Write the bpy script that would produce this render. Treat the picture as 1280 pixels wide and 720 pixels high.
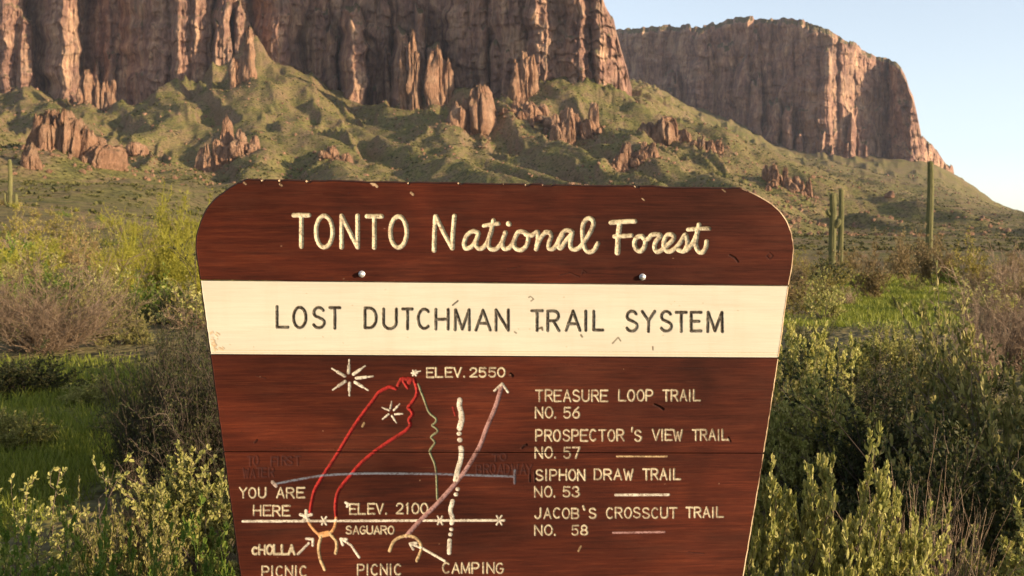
import bpy, bmesh, math, random
import numpy as np
from mathutils import Vector

for _o in list(bpy.data.objects):
    bpy.data.objects.remove(_o, do_unlink=True)
SC = bpy.context.scene
COL = SC.collection
R = math.radians

# ------------------------------------------------------------------ camera
F_PX = 1244.0                       # focal length for a 1280 px wide picture
CAM_Z = 1.6
PITCH = math.atan(45.0 / F_PX)      # looking slightly down
cam_d = bpy.data.cameras.new('camera')
cam_d.sensor_width = 36.0
cam_d.lens = F_PX / 1280.0 * 36.0
cam_d.clip_start = 0.05
cam_d.clip_end = 30000.0
cam_d.dof.use_dof = True
cam_d.dof.focus_distance = 2.52
cam_d.dof.aperture_fstop = 11.0
cam = bpy.data.objects.new('camera', cam_d)
COL.objects.link(cam)
cam.location = (0, 0, CAM_Z)
cam.rotation_euler = (math.pi / 2 - PITCH, 0, 0)
SC.camera = cam

# ------------------------------------------------------------------ sky and sun
SUN_EL, SUN_AZ = 11.0, 117.0          # azimuth clockwise from +Y (view direction)
world = bpy.data.worlds.new('World')
SC.world = world
world.use_nodes = True
wn = world.node_tree
sky = wn.nodes.new('ShaderNodeTexSky')
sky.sky_type = 'NISHITA'
sky.sun_disc = False
sky.sun_elevation = R(SUN_EL)
sky.sun_rotation = R(SUN_AZ)
sky.air_density = 1.0
sky.dust_density = 0.9
sky.ozone_density = 1.8
sky.altitude = 600
hs = wn.nodes.new('ShaderNodeHueSaturation')       # thin high haze: a paler sky
hs.inputs['Saturation'].default_value = 0.54
hs.inputs['Value'].default_value = 1.12
wn.links.new(sky.outputs[0], hs.inputs['Color'])
wn.links.new(hs.outputs[0], wn.nodes['Background'].inputs[0])
wn.nodes['Background'].inputs[1].default_value = 0.125
sun_d = bpy.data.lights.new('sun', 'SUN')
sun_d.energy = 5.0
sun_d.angle = R(0.5)
sun_d.color = (1.0, 0.79, 0.52)
sun = bpy.data.objects.new('sun', sun_d)
COL.objects.link(sun)
TO_SUN = Vector((math.cos(R(SUN_EL)) * math.sin(R(SUN_AZ)), math.cos(R(SUN_EL)) * math.cos(R(SUN_AZ)), math.sin(R(SUN_EL))))
sun.rotation_euler = TO_SUN.to_track_quat('Z', 'Y').to_euler()
SC.view_settings.view_transform = 'Standard'
SC.view_settings.look = 'None'
SC.view_settings.exposure = 1.12
SC.view_settings.gamma = 1.0
SC.render.engine = 'CYCLES'
SC.cycles.max_bounces = 5
SC.cycles.diffuse_bounces = 2
SC.cycles.transparent_max_bounces = 4
SC.cycles.use_denoising = True

# ------------------------------------------------------------------ helpers
cp, sp = math.cos(PITCH), math.sin(PITCH)


def ray(px, py):
    """direction of the view ray through a pixel of the 1280x720 photograph, scaled to y = 1"""
    x = (np.asarray(px, float) - 640.0) / F_PX
    u = (360.0 - np.asarray(py, float)) / F_PX
    dy = cp + u * sp
    dz = -sp + u * cp
    return x / dy, dz / dy


def spot(px, py, y):
    rx, rz = ray(px, py)
    return rx * y, y + 0 * rx, CAM_Z + rz * y


def hash2(ix, iy, seed):
    h = (ix.astype(np.int64) * 374761393 + iy.astype(np.int64) * 668265263 + seed * 2147483647 * 7) & 0xFFFFFFFF
    h = ((h ^ (h >> 13)) * 1274126177) & 0xFFFFFFFF
    h = (h ^ (h >> 16)) & 0xFFFFFF
    return h / float(0xFFFFFF)


def vnoise(x, y, seed=0):
    xi, yi = np.floor(x), np.floor(y)
    fx, fy = x - xi, y - yi
    fx = fx * fx * fx * (fx * (fx * 6 - 15) + 10)
    fy = fy * fy * fy * (fy * (fy * 6 - 15) + 10)
    a = hash2(xi, yi, seed); b = hash2(xi + 1, yi, seed)
    c = hash2(xi, yi + 1, seed); d = hash2(xi + 1, yi + 1, seed)
    return (a + (b - a) * fx) * (1 - fy) + (c + (d - c) * fx) * fy


def fbm(x, y, seed=0, octv=4, gain=0.5):
    s = 0; a = 1; t = 0
    for k in range(octv):
        s = s + a * vnoise(x * 2 ** k + 17.3 * k, y * 2 ** k - 9.1 * k, seed + k)
        t += a; a *= gain
    return s / t


def ridged(x, y, seed=0, octv=3):
    s = 0; a = 1; t = 0
    for k in range(octv):
        s = s + a * (1 - np.abs(2 * vnoise(x * 2 ** k + 31.7 * k, y * 2 ** k + 5.3 * k, seed + k) - 1))
        t += a; a *= 0.5
    return s / t


def sstep(a, b, x):
    t = np.clip((x - a) / (b - a), 0, 1)
    return t * t * (3 - 2 * t)


def fast_mesh(name, co, quads=None, tris=None, mat_idx=None, smooth=True):
    me = bpy.data.meshes.new(name)
    co = np.asarray(co, np.float32).reshape(-1, 3)
    me.vertices.add(len(co))
    me.vertices.foreach_set('co', co.ravel())
    nq = 0 if quads is None else len(quads)
    nt = 0 if tris is None else len(tris)
    idx = []
    if nq: idx.append(np.asarray(quads, np.int32).ravel())
    if nt: idx.append(np.asarray(tris, np.int32).ravel())
    idx = np.concatenate(idx)
    me.loops.add(len(idx))
    me.loops.foreach_set('vertex_index', idx)
    me.polygons.add(nq + nt)
    starts = np.concatenate([np.arange(nq) * 4, nq * 4 + np.arange(nt) * 3]).astype(np.int32)
    me.polygons.foreach_set('loop_start', starts)
    try:
        me.polygons.foreach_set('loop_total', np.concatenate([np.full(nq, 4), np.full(nt, 3)]).astype(np.int32))
    except Exception:
        pass
    me.polygons.foreach_set('use_smooth', np.full(nq + nt, smooth, bool))
    if mat_idx is not None:
        me.polygons.foreach_set('material_index', np.asarray(mat_idx, np.int32))
    me.update(calc_edges=True)
    return me


def grid_quads(nr, nc, off=0):
    i = np.arange(nr - 1)[:, None] * nc + np.arange(nc - 1)[None, :] + off
    return np.stack([i, i + 1, i + 1 + nc, i + nc], -1).reshape(-1, 4)


def link(name, me, mats, parent=None, loc=None):
    o = bpy.data.objects.new(name, me)
    if me is not None:
        for m in (mats if isinstance(mats, (list, tuple)) else [mats]):
            if m is not None and len(me.materials) < 8:
                me.materials.append(m)
    COL.objects.link(o)
    if parent is not None: o.parent = parent
    if loc is not None: o.location = loc
    return o


def tag(o, label=None, cat=None, group=None, kind=None):
    if label: o['label'] = label
    if cat: o['category'] = cat
    if group: o['group'] = group
    if kind: o['kind'] = kind
    return o


class NT:
    """small node-tree writer"""
    def __init__(s, name):
        s.m = bpy.data.materials.new(name); s.m.use_nodes = True
        s.t = s.m.node_tree; s.bsdf = s.t.nodes['Principled BSDF']

    def n(s, kind, **kw):
        nd = s.t.nodes.new(kind)
        for k, v in kw.items(): setattr(nd, k, v)
        return nd

    def l(s, a, b): s.t.links.new(a, b)

    def coord(s, out='Object', scale=(1, 1, 1), rot=(0, 0, 0)):
        tc = s.n('ShaderNodeTexCoord'); mp = s.n('ShaderNodeMapping')
        mp.inputs['Scale'].default_value = scale; mp.inputs['Rotation'].default_value = rot
        s.l(tc.outputs[out], mp.inputs[0]); return mp.outputs[0]

    def noise(s, vec, scale, detail=4, rough=0.55, dist=0.0):
        nd = s.n('ShaderNodeTexNoise'); nd.inputs['Scale'].default_value = scale
        nd.inputs['Detail'].default_value = detail; nd.inputs['Roughness'].default_value = rough
        nd.inputs['Distortion'].default_value = dist
        s.l(vec, nd.inputs['Vector']); return nd.outputs['Fac']

    def ramp(s, fac, stops):
        nd = s.n('ShaderNodeValToRGB'); el = nd.color_ramp.elements
        while len(el) < len(stops): el.new(0.5)
        for e, (p, c) in zip(el, stops):
            e.position = p; e.color = (c[0], c[1], c[2], 1) if not np.isscalar(c) else (c, c, c, 1)
        s.l(fac, nd.inputs[0]); return nd.outputs[0]

    def mix(s, fac, a, b, mode='MIX'):
        nd = s.n('ShaderNodeMix', data_type='RGBA', blend_type=mode)
        for sock, v in ((nd.inputs[0], fac), (nd.inputs[6], a), (nd.inputs[7], b)):
            if isinstance(v, bpy.types.NodeSocket): s.l(v, sock)
            elif np.isscalar(v): sock.default_value = v
            else: sock.default_value = (v[0], v[1], v[2], 1)
        return nd.outputs[2]

    def math(s, op, a, b=None, clamp=False):
        nd = s.n('ShaderNodeMath', operation=op, use_clamp=clamp)
        for sock, v in zip(nd.inputs, (a, b)):
            if v is None: continue
            if isinstance(v, bpy.types.NodeSocket): s.l(v, sock)
            else: sock.default_value = v
        return nd.outputs[0]

    def bump(s, h, strength, dist):
        nd = s.n('ShaderNodeBump'); nd.inputs['Strength'].default_value = strength
        nd.inputs['Distance'].default_value = dist
        s.l(h, nd.inputs['Height']); s.l(nd.outputs[0], s.bsdf.inputs['Normal'])

    def fin(s, color, rough=0.8, spec=0.3):
        if isinstance(color, bpy.types.NodeSocket): s.l(color, s.bsdf.inputs['Base Color'])
        else: s.bsdf.inputs['Base Color'].default_value = (*color, 1)
        if isinstance(rough, bpy.types.NodeSocket): s.l(rough, s.bsdf.inputs['Roughness'])
        else: s.bsdf.inputs['Roughness'].default_value = rough
        s.bsdf.inputs['Specular IOR Level'].default_value = spec
        return s.m
# ------------------------------------------------------------------ terrain
T_COL = np.array([-900, 0, 150, 300, 450, 640, 800, 900, 1000, 1150, 1280, 1700], float)
T_ROW = np.log(np.array([60, 120, 250, 500, 800, 1100, 1400, 1650, 1900, 2300, 2800, 3500, 6000], float))
T_PY = np.array([
    [335, 336, 341, 345, 348, 348, 348, 348, 348, 348, 348, 348],
    [250, 262, 285, 308, 322, 328, 330, 331, 331, 331, 331, 331],
    [235, 252, 266, 288, 303, 310, 314, 315, 316, 316, 317, 317],
    [220, 238, 248, 265, 280, 290, 296, 299, 301, 303, 305, 306],
    [200, 226, 234, 242, 254, 264, 272, 280, 286, 290, 294, 297],
    [175, 204, 214, 224, 226, 230, 240, 256, 268, 276, 284, 288],
    [150, 172, 184, 190, 206, 170, 176, 222, 248, 262, 275, 282],
    [125, 136, 152, 150, 172, 118, 122, 195, 228, 250, 270, 278],
    [105, 114, 122, 116, 138, 102, 112, 180, 215, 238, 268, 276],
    [90, 92, 98, 100, 98, 95, 105, 160, 200, 218, 267, 276],
    [85, 88, 92, 95, 95, 95, 104, 150, 190, 198, 269, 280],
    [85, 88, 92, 95, 95, 95, 104, 150, 185, 198, 274, 287],
    [180, 180, 180, 180, 180, 190, 200, 220, 240, 260, 293, 300]], float)

# ridges of the talus: pixel, pixel, distance; cross slope; crest roundness (m)
RIDGES = [
    ([(327, 70, 1690), (352, 92, 1640), (392, 128, 1520), (450, 168, 1330), (520, 200, 1130), (610, 226, 930), (700, 248, 760)], 0.50, 6),
    ([(322, 78, 1690), (292, 104, 1600), (250, 130, 1480), (205, 158, 1330), (160, 182, 1160), (130, 196, 1000)], 0.45, 6),
    ([(330, 82, 1670), (334, 130, 1480), (330, 172, 1250), (318, 205, 1010), (300, 235, 760)], 0.42, 8),
    ([(345, 88, 1650), (372, 150, 1400), (410, 196, 1120), (450, 226, 860)], 0.42, 8),
    ([(520, 128, 1520), (532, 140, 1470), (560, 166, 1330), (620, 200, 1100), (700, 226, 900), (800, 250, 700)], 0.45, 6),
    ([(600, 112, 1530), (640, 150, 1400), (700, 186, 1200), (790, 220, 960), (900, 250, 740)], 0.45, 6),
    ([(706, 96, 1500), (735, 128, 1420), (790, 172, 1240), (860, 212, 1020), (960, 248, 780)], 0.48, 6),
    ([(745, 100, 1490), (800, 136, 1440), (850, 160, 1430), (905, 184, 1400), (960, 202, 1350), (1020, 222, 1280), (1090, 246, 1180), (1180, 270, 1040)], 0.42, 10),
    ([(560, 120, 1540), (548, 140, 1420), (560, 170, 1260), (575, 196, 1080)], 0.6, 4),
    ([(10, 100, 1900), (60, 140, 1500), (120, 178, 1150), (200, 215, 900), (290, 245, 700)], 0.35, 12),
    ([(-60, 150, 1200), (-20, 178, 900), (30, 205, 700)], 0.35, 12),
]
# rounded hills: pixel, pixel of the top, distance, radius x, radius y (m)
HILLS = [
    (88, 186, 700, 52, 95), (30, 192, 760, 50, 90), (215, 230, 560, 40, 70), (60, 232, 430, 60, 70), (175, 238, 400, 34, 60),
]


def base_z(x, y):
    d = np.maximum(np.hypot(x, y), 1e-3)
    az = np.arctan2(x, np.maximum(y, 1e-6))
    az = np.clip(az, R(-55), R(45))
    px = np.clip(640 + F_PX * np.tan(az), -890, 1690)
    yy = np.maximum(d * np.cos(az), 60.0)
    c = np.clip(np.searchsorted(T_COL, px) - 1, 0, len(T_COL) - 2)
    tc = (px - T_COL[c]) / (T_COL[c + 1] - T_COL[c]); tc = tc * tc * (3 - 2 * tc) * .5 + tc * .5
    ly = np.clip(np.log(yy), T_ROW[0], T_ROW[-1] - 1e-6)
    r = np.clip(np.searchsorted(T_ROW, ly, side='right') - 1, 0, len(T_ROW) - 2)
    tr = (ly - T_ROW[r]) / (T_ROW[r + 1] - T_ROW[r])
    P = (T_PY[r, c] * (1 - tc) + T_PY[r, c + 1] * tc) * (1 - tr) + (T_PY[r + 1, c] * (1 - tc) + T_PY[r + 1, c + 1] * tc) * tr
    _, rz = ray(640, P)
    z = CAM_Z + rz * yy
    z = z * sstep(25, 75, d)
    back = (y < 0)
    z = np.where(back, z * sstep(-400, 0, y), z)
    return z


def seg_ridge(x, y, pts, slope, rnd):
    X, Y, Z = [], [], []
    for (px, py, d) in pts:
        a, b, c = spot(px, py, d); X.append(float(a)); Y.append(float(b)); Z.append(float(c))
    best = np.full(x.shape, -1e9)
    for i in range(len(X) - 1):
        dx, dy = X[i + 1] - X[i], Y[i + 1] - Y[i]
        t = np.clip(((x - X[i]) * dx + (y - Y[i]) * dy) / (dx * dx + dy * dy), 0, 1)
        dist = np.hypot(x - X[i] - t * dx, y - Y[i] - t * dy)
        z = Z[i] + (Z[i + 1] - Z[i]) * t - slope * (np.sqrt(dist * dist + rnd * rnd) - rnd)
        best = np.maximum(best, z)
    return best


def smax(a, b, k):
    h = np.clip(0.5 + 0.5 * (a - b) / k, 0, 1)
    return b + (a - b) * h + k * h * (1 - h)


def ground_z(x, y):
    x = np.asarray(x, float); y = np.asarray(y, float)
    shp = x.shape; x = x.ravel(); y = y.ravel()
    z = base_z(x, y)
    d = np.hypot(x, y)
    far = d > 180
    if far.any():
        xf, yf, zf = x[far], y[far], z[far]
        df = d[far]
        amp = sstep(200, 900, df)
        # warp so that ridges and gullies wander
        wx = xf + (fbm(xf / 160, yf / 160, 5, 3) - .5) * 70 * amp
        wy = yf + (fbm(xf / 160, yf / 160, 9, 3) - .5) * 70 * amp
        for (px, py, dd, rx, ry) in HILLS:
            hx, hy, hz = [float(v) for v in spot(px, py, dd)]
            bz = float(base_z(np.array([hx]), np.array([hy]))[0])
            if hz > bz:
                q = ((wx - hx) / rx) ** 2 + ((wy - hy) / ry) ** 2
                zf = zf + (hz - bz) * np.exp(-q)
        for pts, sl, rnd in RIDGES:
            rz_ = seg_ridge(wx, wy, pts, sl, rnd)
            zf = smax(zf, rz_, 5.0)
        # erosion gullies running down towards the viewer and to the right
        ca, sa = math.cos(R(24)), math.sin(R(24))
        ax = xf * ca + yf * sa          # across
        al = -xf * sa + yf * ca         # along
        mnt = sstep(400, 1000, df) * (1 - 0.6 * sstep(900, 1200, (xf / np.maximum(yf, 1)) * F_PX + 640))
        g = ridged(ax / 110 + (fbm(xf / 260, yf / 260, 3, 2) - .5) * 1.2, al / 700, 21, 2)
        zf = zf + (g - 0.62) * 26 * mnt
        g2 = ridged(ax / 36 + (fbm(xf / 110, yf / 110, 4, 3) - .5) * 2.4, al / 300, 41, 2)
        zf = zf + (g2 - 0.6) * (15 + 10 * sstep(700, 1100, df)) * mnt
        g3 = ridged(ax / 13 + (fbm(xf / 50, yf / 50, 6, 3) - .5) * 3.0, al / 90, 43, 2)
        zf = zf + (g3 - 0.6) * 3.0 * fbm(xf / 90, yf / 90, 8, 2) * mnt
        zf = zf + (fbm(xf / 45, yf / 45, 61, 4) - .5) * 6.5 * amp
        pxf = xf / np.maximum(yf, 1) * F_PX + 640
        zf = zf + (ridged(pxf / 62 + 3.1, yf / 900, 87, 2) - .52) * 50 * sstep(1380, 1640, yf) * sstep(2100, 1900, yf) * sstep(700, 640, pxf)
        z[far] = zf
    # small undulation near
    z = z + (fbm(x / 9, y / 9, 71, 3) - .5) * 0.22 * sstep(4, 14, d) * (1 - sstep(300, 600, d)) + (fbm(x / 40, y / 40, 77, 2) - .5) * 1.1 * sstep(30, 90, d) * (1 - 0.5 * sstep(300, 600, d))
    return z.reshape(shp)


def herb_mask(x, y):
    """where the short green spring herbs cover the soil"""
    d = np.hypot(x, y); px = 640 + F_PX * x / np.maximum(y, .1)
    w = (fbm(x / 3.5, y / 3.5, 81, 3) - .5)
    left = sstep(7.4, 8.6, d + w * 3) * sstep(15.5, 12.5, d + w * 9) * sstep(330, 240, px + w * 120) * (.45 + .55 * sstep(.42, .56, fbm(x / 1.6, y / 1.6, 85, 3)))
    right = sstep(21, 26, d + w * 6) * sstep(95, 70, d + w * 30) * sstep(1000, 1060, px + w * 90 - d * .3) * sstep(1215, 1185, px + w * 60 + d * .2)
    nearl = sstep(4.4, 3.8, d) * sstep(560, 420, px) * .12
    patch = sstep(.56, .66, fbm(x / 6, y / 6, 83, 3)) * .8 * sstep(60, 30, d)
    return np.clip(np.maximum.reduce([left, right, nearl, patch]), 0, 1) * (y > 0)


def make_ground():
    az = np.concatenate([np.linspace(-180, -60, 40)[:-1], np.linspace(-60, -28.5, 50)[:-1], np.linspace(-28.5, 28.5, 880)[:-1], np.linspace(28.5, 60, 50)[:-1], np.linspace(60, 180, 40)])
    rad = [0.0, 0.6]
    while rad[-1] < 5000:
        r = rad[-1]
        rad.append(r * (1.06 if r < 60 else 1.02 if r < 220 else 1.0085 if r < 2200 else 1.03))
    rad = np.array(rad)
    A, D = np.meshgrid(np.radians(az), rad)
    X, Y = np.sin(A) * D, np.cos(A) * D
    Z = ground_z(X, Y)
    me = fast_mesh('ground', np.stack([X, Y, Z], -1), quads=grid_quads(len(rad), len(az))[:, ::-1])
    att = me.attributes.new('herb', 'FLOAT', 'POINT')
    att.data.foreach_set('value', herb_mask(X, Y).ravel().astype(np.float32))
    return me


def mat_ground():
    n = NT('desert_ground')
    geo = n.n('ShaderNodeNewGeometry')
    pos = geo.outputs['Position']
    sep = n.n('ShaderNodeSeparateXYZ'); n.l(pos, sep.inputs[0])
    big = n.noise(pos, 0.006, 5, 0.6)
    mid = n.noise(pos, 0.05, 6, 0.65)
    small = n.noise(pos, 0.35, 5, 0.7)
    # mountain slope: olive scrub and tan earth
    c1 = n.ramp(big, [(0.3, (0.155, 0.106, 0.056)), (0.5, (0.145, 0.122, 0.040)), (0.68, (0.130, 0.125, 0.030))])
    c2 = n.ramp(mid, [(0.32, (0.20, 0.138, 0.082)), (0.5, (0.155, 0.132, 0.046)), (0.68, (0.085, 0.086, 0.026))])
    c = n.mix(0.55, c1, c2)
    mpS = n.n('ShaderNodeMapping'); mpS.inputs['Rotation'].default_value = (0, 0, R(-24)); mpS.inputs['Scale'].default_value = (1, .13, 1)
    n.l(pos, mpS.inputs[0])
    streak = n.noise(mpS.outputs[0], 0.06, 5, 0.7, .6)
    c = n.mix(n.ramp(streak, [(0.46, 0.0), (0.62, 0.75)]), c, (0.165, 0.108, 0.064))
    c = n.mix(n.ramp(streak, [(0.34, 0.6), (0.44, 0.0)]), c, (0.060, 0.062, 0.022))
    spk = n.ramp(small, [(0.38, 0.30), (0.5, 1.0), (0.64, 1.45)])
    c = n.mix(0.85, c, spk, 'MULTIPLY')
    # stones on the steep faces
    nz = n.n('ShaderNodeSeparateXYZ'); n.l(geo.outputs['Normal'], nz.inputs[0])
    steep = n.ramp(nz.outputs[2], [(0.62, 1.0), (0.80, 0.0)])
    rock = n.ramp(mid, [(0.35, (0.13, 0.075, 0.05)), (0.65, (0.26, 0.16, 0.11))])
    sf = n.math('MULTIPLY', steep, n.ramp(small, [(0.4, 0.1), (0.6, 0.9)]))
    c = n.mix(sf, c, rock)
    # near flat: green spring herbs over gravelly soil
    nb = n.noise(pos, 0.22, 5, 0.6)
    nf = n.noise(pos, 4.0, 5, 0.7)
    soil = n.ramp(nf, [(0.3, (0.070, 0.050, 0.026)), (0.5, (0.12, 0.098, 0.042)), (0.72, (0.19, 0.15, 0.075))])
    ha = n.n('ShaderNodeAttribute', attribute_name='herb')
    herb = n.ramp(nf, [(0.3, (0.090, 0.100, 0.014)), (0.5, (0.165, 0.170, 0.022)), (0.75, (0.22, 0.21, 0.040))])
    near = n.mix(n.math('MULTIPLY', ha.outputs['Fac'], n.ramp(nb, [(0.28, 0.45), (0.42, 1.0)])), soil, herb)
    ln = n.n('ShaderNodeVectorMath', operation='LENGTH'); n.l(pos, ln.inputs[0])
    fac = n.n('ShaderNodeMapRange'); fac.inputs['From Min'].default_value = 70; fac.inputs['From Max'].default_value = 200
    n.l(ln.outputs['Value'], fac.inputs['Value'])
    c = n.mix(fac.outputs[0], near, c)
    h = n.math('ADD', n.math('MULTIPLY', small, 1.0), n.math('MULTIPLY', mid, 2.0))
    n.bump(h, 0.7, 2.2)
    return n.fin(c, 0.95, 0.1)


ground = tag(link('ground', make_ground(), mat_ground()), kind='structure')


# ------------------------------------------------------------------ cliffs
def mat_rock(name, lo, mid_, hi, green=0.0, sc=1.0):
    n = NT(name)
    geo = n.n('ShaderNodeNewGeometry'); pos = geo.outputs['Position']
    mp = n.n('ShaderNodeMapping'); mp.inputs['Scale'].default_value = (1, 1, 0.38); n.l(pos, mp.inputs[0])
    a = n.noise(mp.outputs[0], 0.035 * sc, 8, 0.68, 0.6)
    b = n.noise(mp.outputs[0], 0.16 * sc, 6, 0.7)
    mp2 = n.n('ShaderNodeMapping'); mp2.inputs['Scale'].default_value = (0.12, 0.12, 1); n.l(pos, mp2.inputs[0])
    s = n.noise(mp2.outputs[0], 0.055 * sc, 4, 0.6)
    c = n.ramp(a, [(0.30, lo), (0.50, mid_), (0.70, hi)])
    c = n.mix(0.75, c, n.ramp(b, [(0.33, 0.40), (0.5, 1.0), (0.68, 1.35)]), 'MULTIPLY')
    c = n.mix(0.45, c, n.ramp(s, [(0.38, 0.6), (0.6, 1.15)]), 'MULTIPLY')
    blot = n.noise(pos, 0.02 * sc, 5, 0.6)
    c = n.mix(n.ramp(blot, [(0.5, 0.0), (0.72, 0.45)]), c, (0.33, 0.24, 0.16))
    if green:
        nz = n.n('ShaderNodeSeparateXYZ'); n.l(geo.outputs['Normal'], nz.inputs[0])
        gf = n.math('MULTIPLY', n.ramp(nz.outputs[2], [(0.50, 0.0), (0.74, 1.0)]), green)
        c = n.mix(gf, c, n.ramp(b, [(0.35, (0.05, 0.045, 0.02)), (0.65, (0.13, 0.115, 0.045))]))
    h = n.math('ADD', n.math('MULTIPLY', a, 3.0), n.math('MULTIPLY', b, 1.5))
    n.bump(h, 1.0, 3.4 if sc < 2 else 3.0)
    return n.fin(c, 0.92, 0.15)


M_CLIFF = mat_rock('red_cliff_rock', (0.100, 0.052, 0.047), (0.275, 0.155, 0.110), (0.53, 0.34, 0.21), green=0.85)
M_ROCK = mat_rock('outcrop_rock', (0.17, 0.085, 0.050), (0.30, 0.165, 0.100), (0.38, 0.235, 0.150), green=0.35, sc=2.2)


def vnoise3(x, y, z, seed=0):
    zi = np.floor(z); f = z - zi; f = f * f * (3 - 2 * f)
    return vnoise(x + zi * 57.31, y - zi * 113.7, seed) * (1 - f) + vnoise(x + (zi + 1) * 57.31, y - (zi + 1) * 113.7, seed) * f


def rid3(x, y, z, seed, octv=4):
    s = 0; a = 1; t = 0
    for k in range(octv):
        f = 2.1 ** k
        s = s + a * np.abs(2 * vnoise3(x * f + 3.1 * k, y * f, z * f - 7.7 * k, seed + k) - 1); t += a; a *= .55
    return s / t


def cells(s, seed):
    """rounded blocks of random width and push, -0.5..0.5, clefts between them"""
    i = np.floor(s)
    lo = i + (hash2(i, i * 0, seed) - .5) * .7
    i = np.where(s < lo, i - 1, i)
    hi = i + 1 + (hash2(i + 1, i * 0, seed) - .5) * .7
    i = np.where(s >= hi, i + 1, i)
    lo = i + (hash2(i, i * 0, seed) - .5) * .7
    hi = i + 1 + (hash2(i + 1, i * 0, seed) - .5) * .7
    u = np.clip(2 * (s - lo) / (hi - lo) - 1, -1, 1) - .2
    return (1 - np.clip(np.abs(u) / np.where(u < 0, 1.2, .8), 0, 1) ** 2.6) * (.4 + .9 * hash2(i, i * 0 + 5, seed)) - .5


def curtain(name, px, D0, top, bot, rows, bumps, seed, colw, colamp, setback, mat, deep=1.0):
    """rock face swept along px columns; bumps push buttresses out of it, top rows roll back into a plateau"""
    t = np.linspace(0, 1, rows)
    PX, T = np.meshgrid(px, t)
    D0g = np.broadcast_to(D0, PX.shape)
    TOP = np.broadcast_to(top, PX.shape); BOT = np.broadcast_to(bot, PX.shape)
    PY = BOT + (TOP - BOT) * T
    m = D0g / F_PX                     # metres per pixel
    D = D0g.copy()
    Dm = np.interp(px, px, D0 if np.ndim(D0) == 1 else D0[0])
    # weathered wall behind the towers
    Ws = (PX + (fbm(PX / 50, PY / 70, seed + 50, 3) - .5) * 16) * m
    for k, (cw, ca) in enumerate(((colw * 2.2, colamp * 1.8), (colw * .8, colamp * .9), (colw * .33, colamp * .42))):
        D = D - ca * cells(Ws / cw + k * 7.3, seed + k)
    D = D + (fbm(PX * m / 60, PY * m / 60, seed + 37, 5, .55) - .5) * colamp * 2.2
    # towers, buttresses and pinnacles standing in front of it
    for n_, (cx, wl, wr, p, yt, k_) in enumerate(bumps):
        mm = float(np.interp(cx, px, Dm)) / F_PX
        c0, c1 = np.searchsorted(px, [cx - wl * 1.8 - 12, cx + wr * 1.8 + 12])
        if c1 - c0 < 2: continue
        sl = (slice(None), slice(c0, c1))
        X_, Y_ = PX[sl], PY[sl]
        wob = (fbm(Y_ / 26 + n_ * 3.1, X_ / 60, seed + 7 + n_, 4) - .5) * min(14, (wl + wr) * .42)
        u0 = X_ - cx - wob
        hh = np.clip((Y_ - yt) / 110.0, 0, 1)
        wide = .72 + .5 * hh + (vnoise(Y_ / 15 + n_, Y_ * 0, seed + 17) - .5) * .25
        u = np.where(u0 < 0, u0 / (wl * wide), u0 / (wr * wide))
        ytop = yt + 10 * np.abs(np.clip(u, -1, 1)) ** 2 * (1 if wl + wr > 16 else 2.2) + (vnoise(X_ / max(2.5, wr * .5) + n_ * 9.7, X_ * 0, seed + 23) - .5) * 14 + (fbm(X_ / 3, X_ * 0 + n_, seed + 29, 2) - .5) * 5
        dep = p * np.where(u < 0, np.clip(-u, 0, 1) ** 2.4, np.clip((u - .72) / .28, 0, 1) ** 1.5)
        Dt = float(np.interp(cx, px, Dm)) - p + dep - np.where(u0 < 0, k_ + .22, np.minimum(k_, -.5) - .4 * vnoise(Y_ / 24 + n_, Y_ * 0, seed + 66)) * u0 * mm
        ww = wl + wr
        Dt = Dt - ww * mm * .10 * cells(u0 / (ww * .22) + wob * .05 + n_ * 1.7, seed + 60 + n_) * (.5 + .5 * vnoise(X_ / 7, Y_ / 30, seed + n_))
        Dt = Dt - ww * mm * .030 * cells(u0 / (ww * .085) + n_ * 2.3, seed + 90 + n_)
        led = Y_ / 17 + (fbm(X_ / 14, Y_ / 20, seed + n_, 2) - .5) * 1.5
        Dt = Dt - 5.0 * (led - np.floor(led)) ** 3 * (.3 + vnoise(X_ / 11, Y_ / 17, seed + 4 + n_))
        Dt = Dt + p * .14 * (1 - hh)                                     # the face leans back
        Dt = Dt + 26 * sstep(ytop + 7, ytop, Y_) ** 1.5
        ok = (Y_ > ytop) & (np.abs(u) < 1)
        D[sl] = np.where(ok, np.minimum(D[sl], Dt), D[sl])
    # broken rock, joints and overhangs at all sizes
    D = D + (rid3(PX * m / 30, PY * m / 42, D * .004, seed + 33, 5) - .42) * 13
    D = D + (rid3(PX * m / 10, PY * m / 13, D * .01, seed + 35, 3) - .42) * 4.2
    # ledges: the face steps back with height
    led = T + (fbm(PX / 45, PY / 60, seed + 41, 3) - .5) * 0.35
    D = D + setback * (0.35 * T + 0.65 * (sstep(.18, .24, led) * .3 + sstep(.45, .5, led) * .35 + sstep(.72, .78, led) * .35)) * deep
    # rounded brow
    D = D + setback * 0.9 * sstep(0.955, 1.0, T) ** 2
    X, Y, Z = spot(PX, PY, 1.0)
    X, Z = X * D, CAM_Z + (Z - CAM_Z) * D
    # plateau: rows running back from the brow
    Xs, Ys, Zs = [X], [D], [Z]
    for k, (b, dz) in enumerate(((40, 4), (120, 8), (400, 10), (900, -60))):
        Xs.append(X[-1:] * (1 + b / D[-1:])); Ys.append(D[-1:] + b)
        Zs.append(Z[-1:] + dz + (fbm(px[None, :] / 20, px[None, :] * 0 + k, seed + 60, 2) - .5) * 6)
    X, Y, Z = np.concatenate(Xs), np.concatenate(Ys), np.concatenate(Zs)
    me = fast_mesh(name, np.stack([X, Y, Z], -1), quads=grid_quads(X.shape[0], X.shape[1]))
    return tag(link(name, me, mat), kind='structure')


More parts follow.
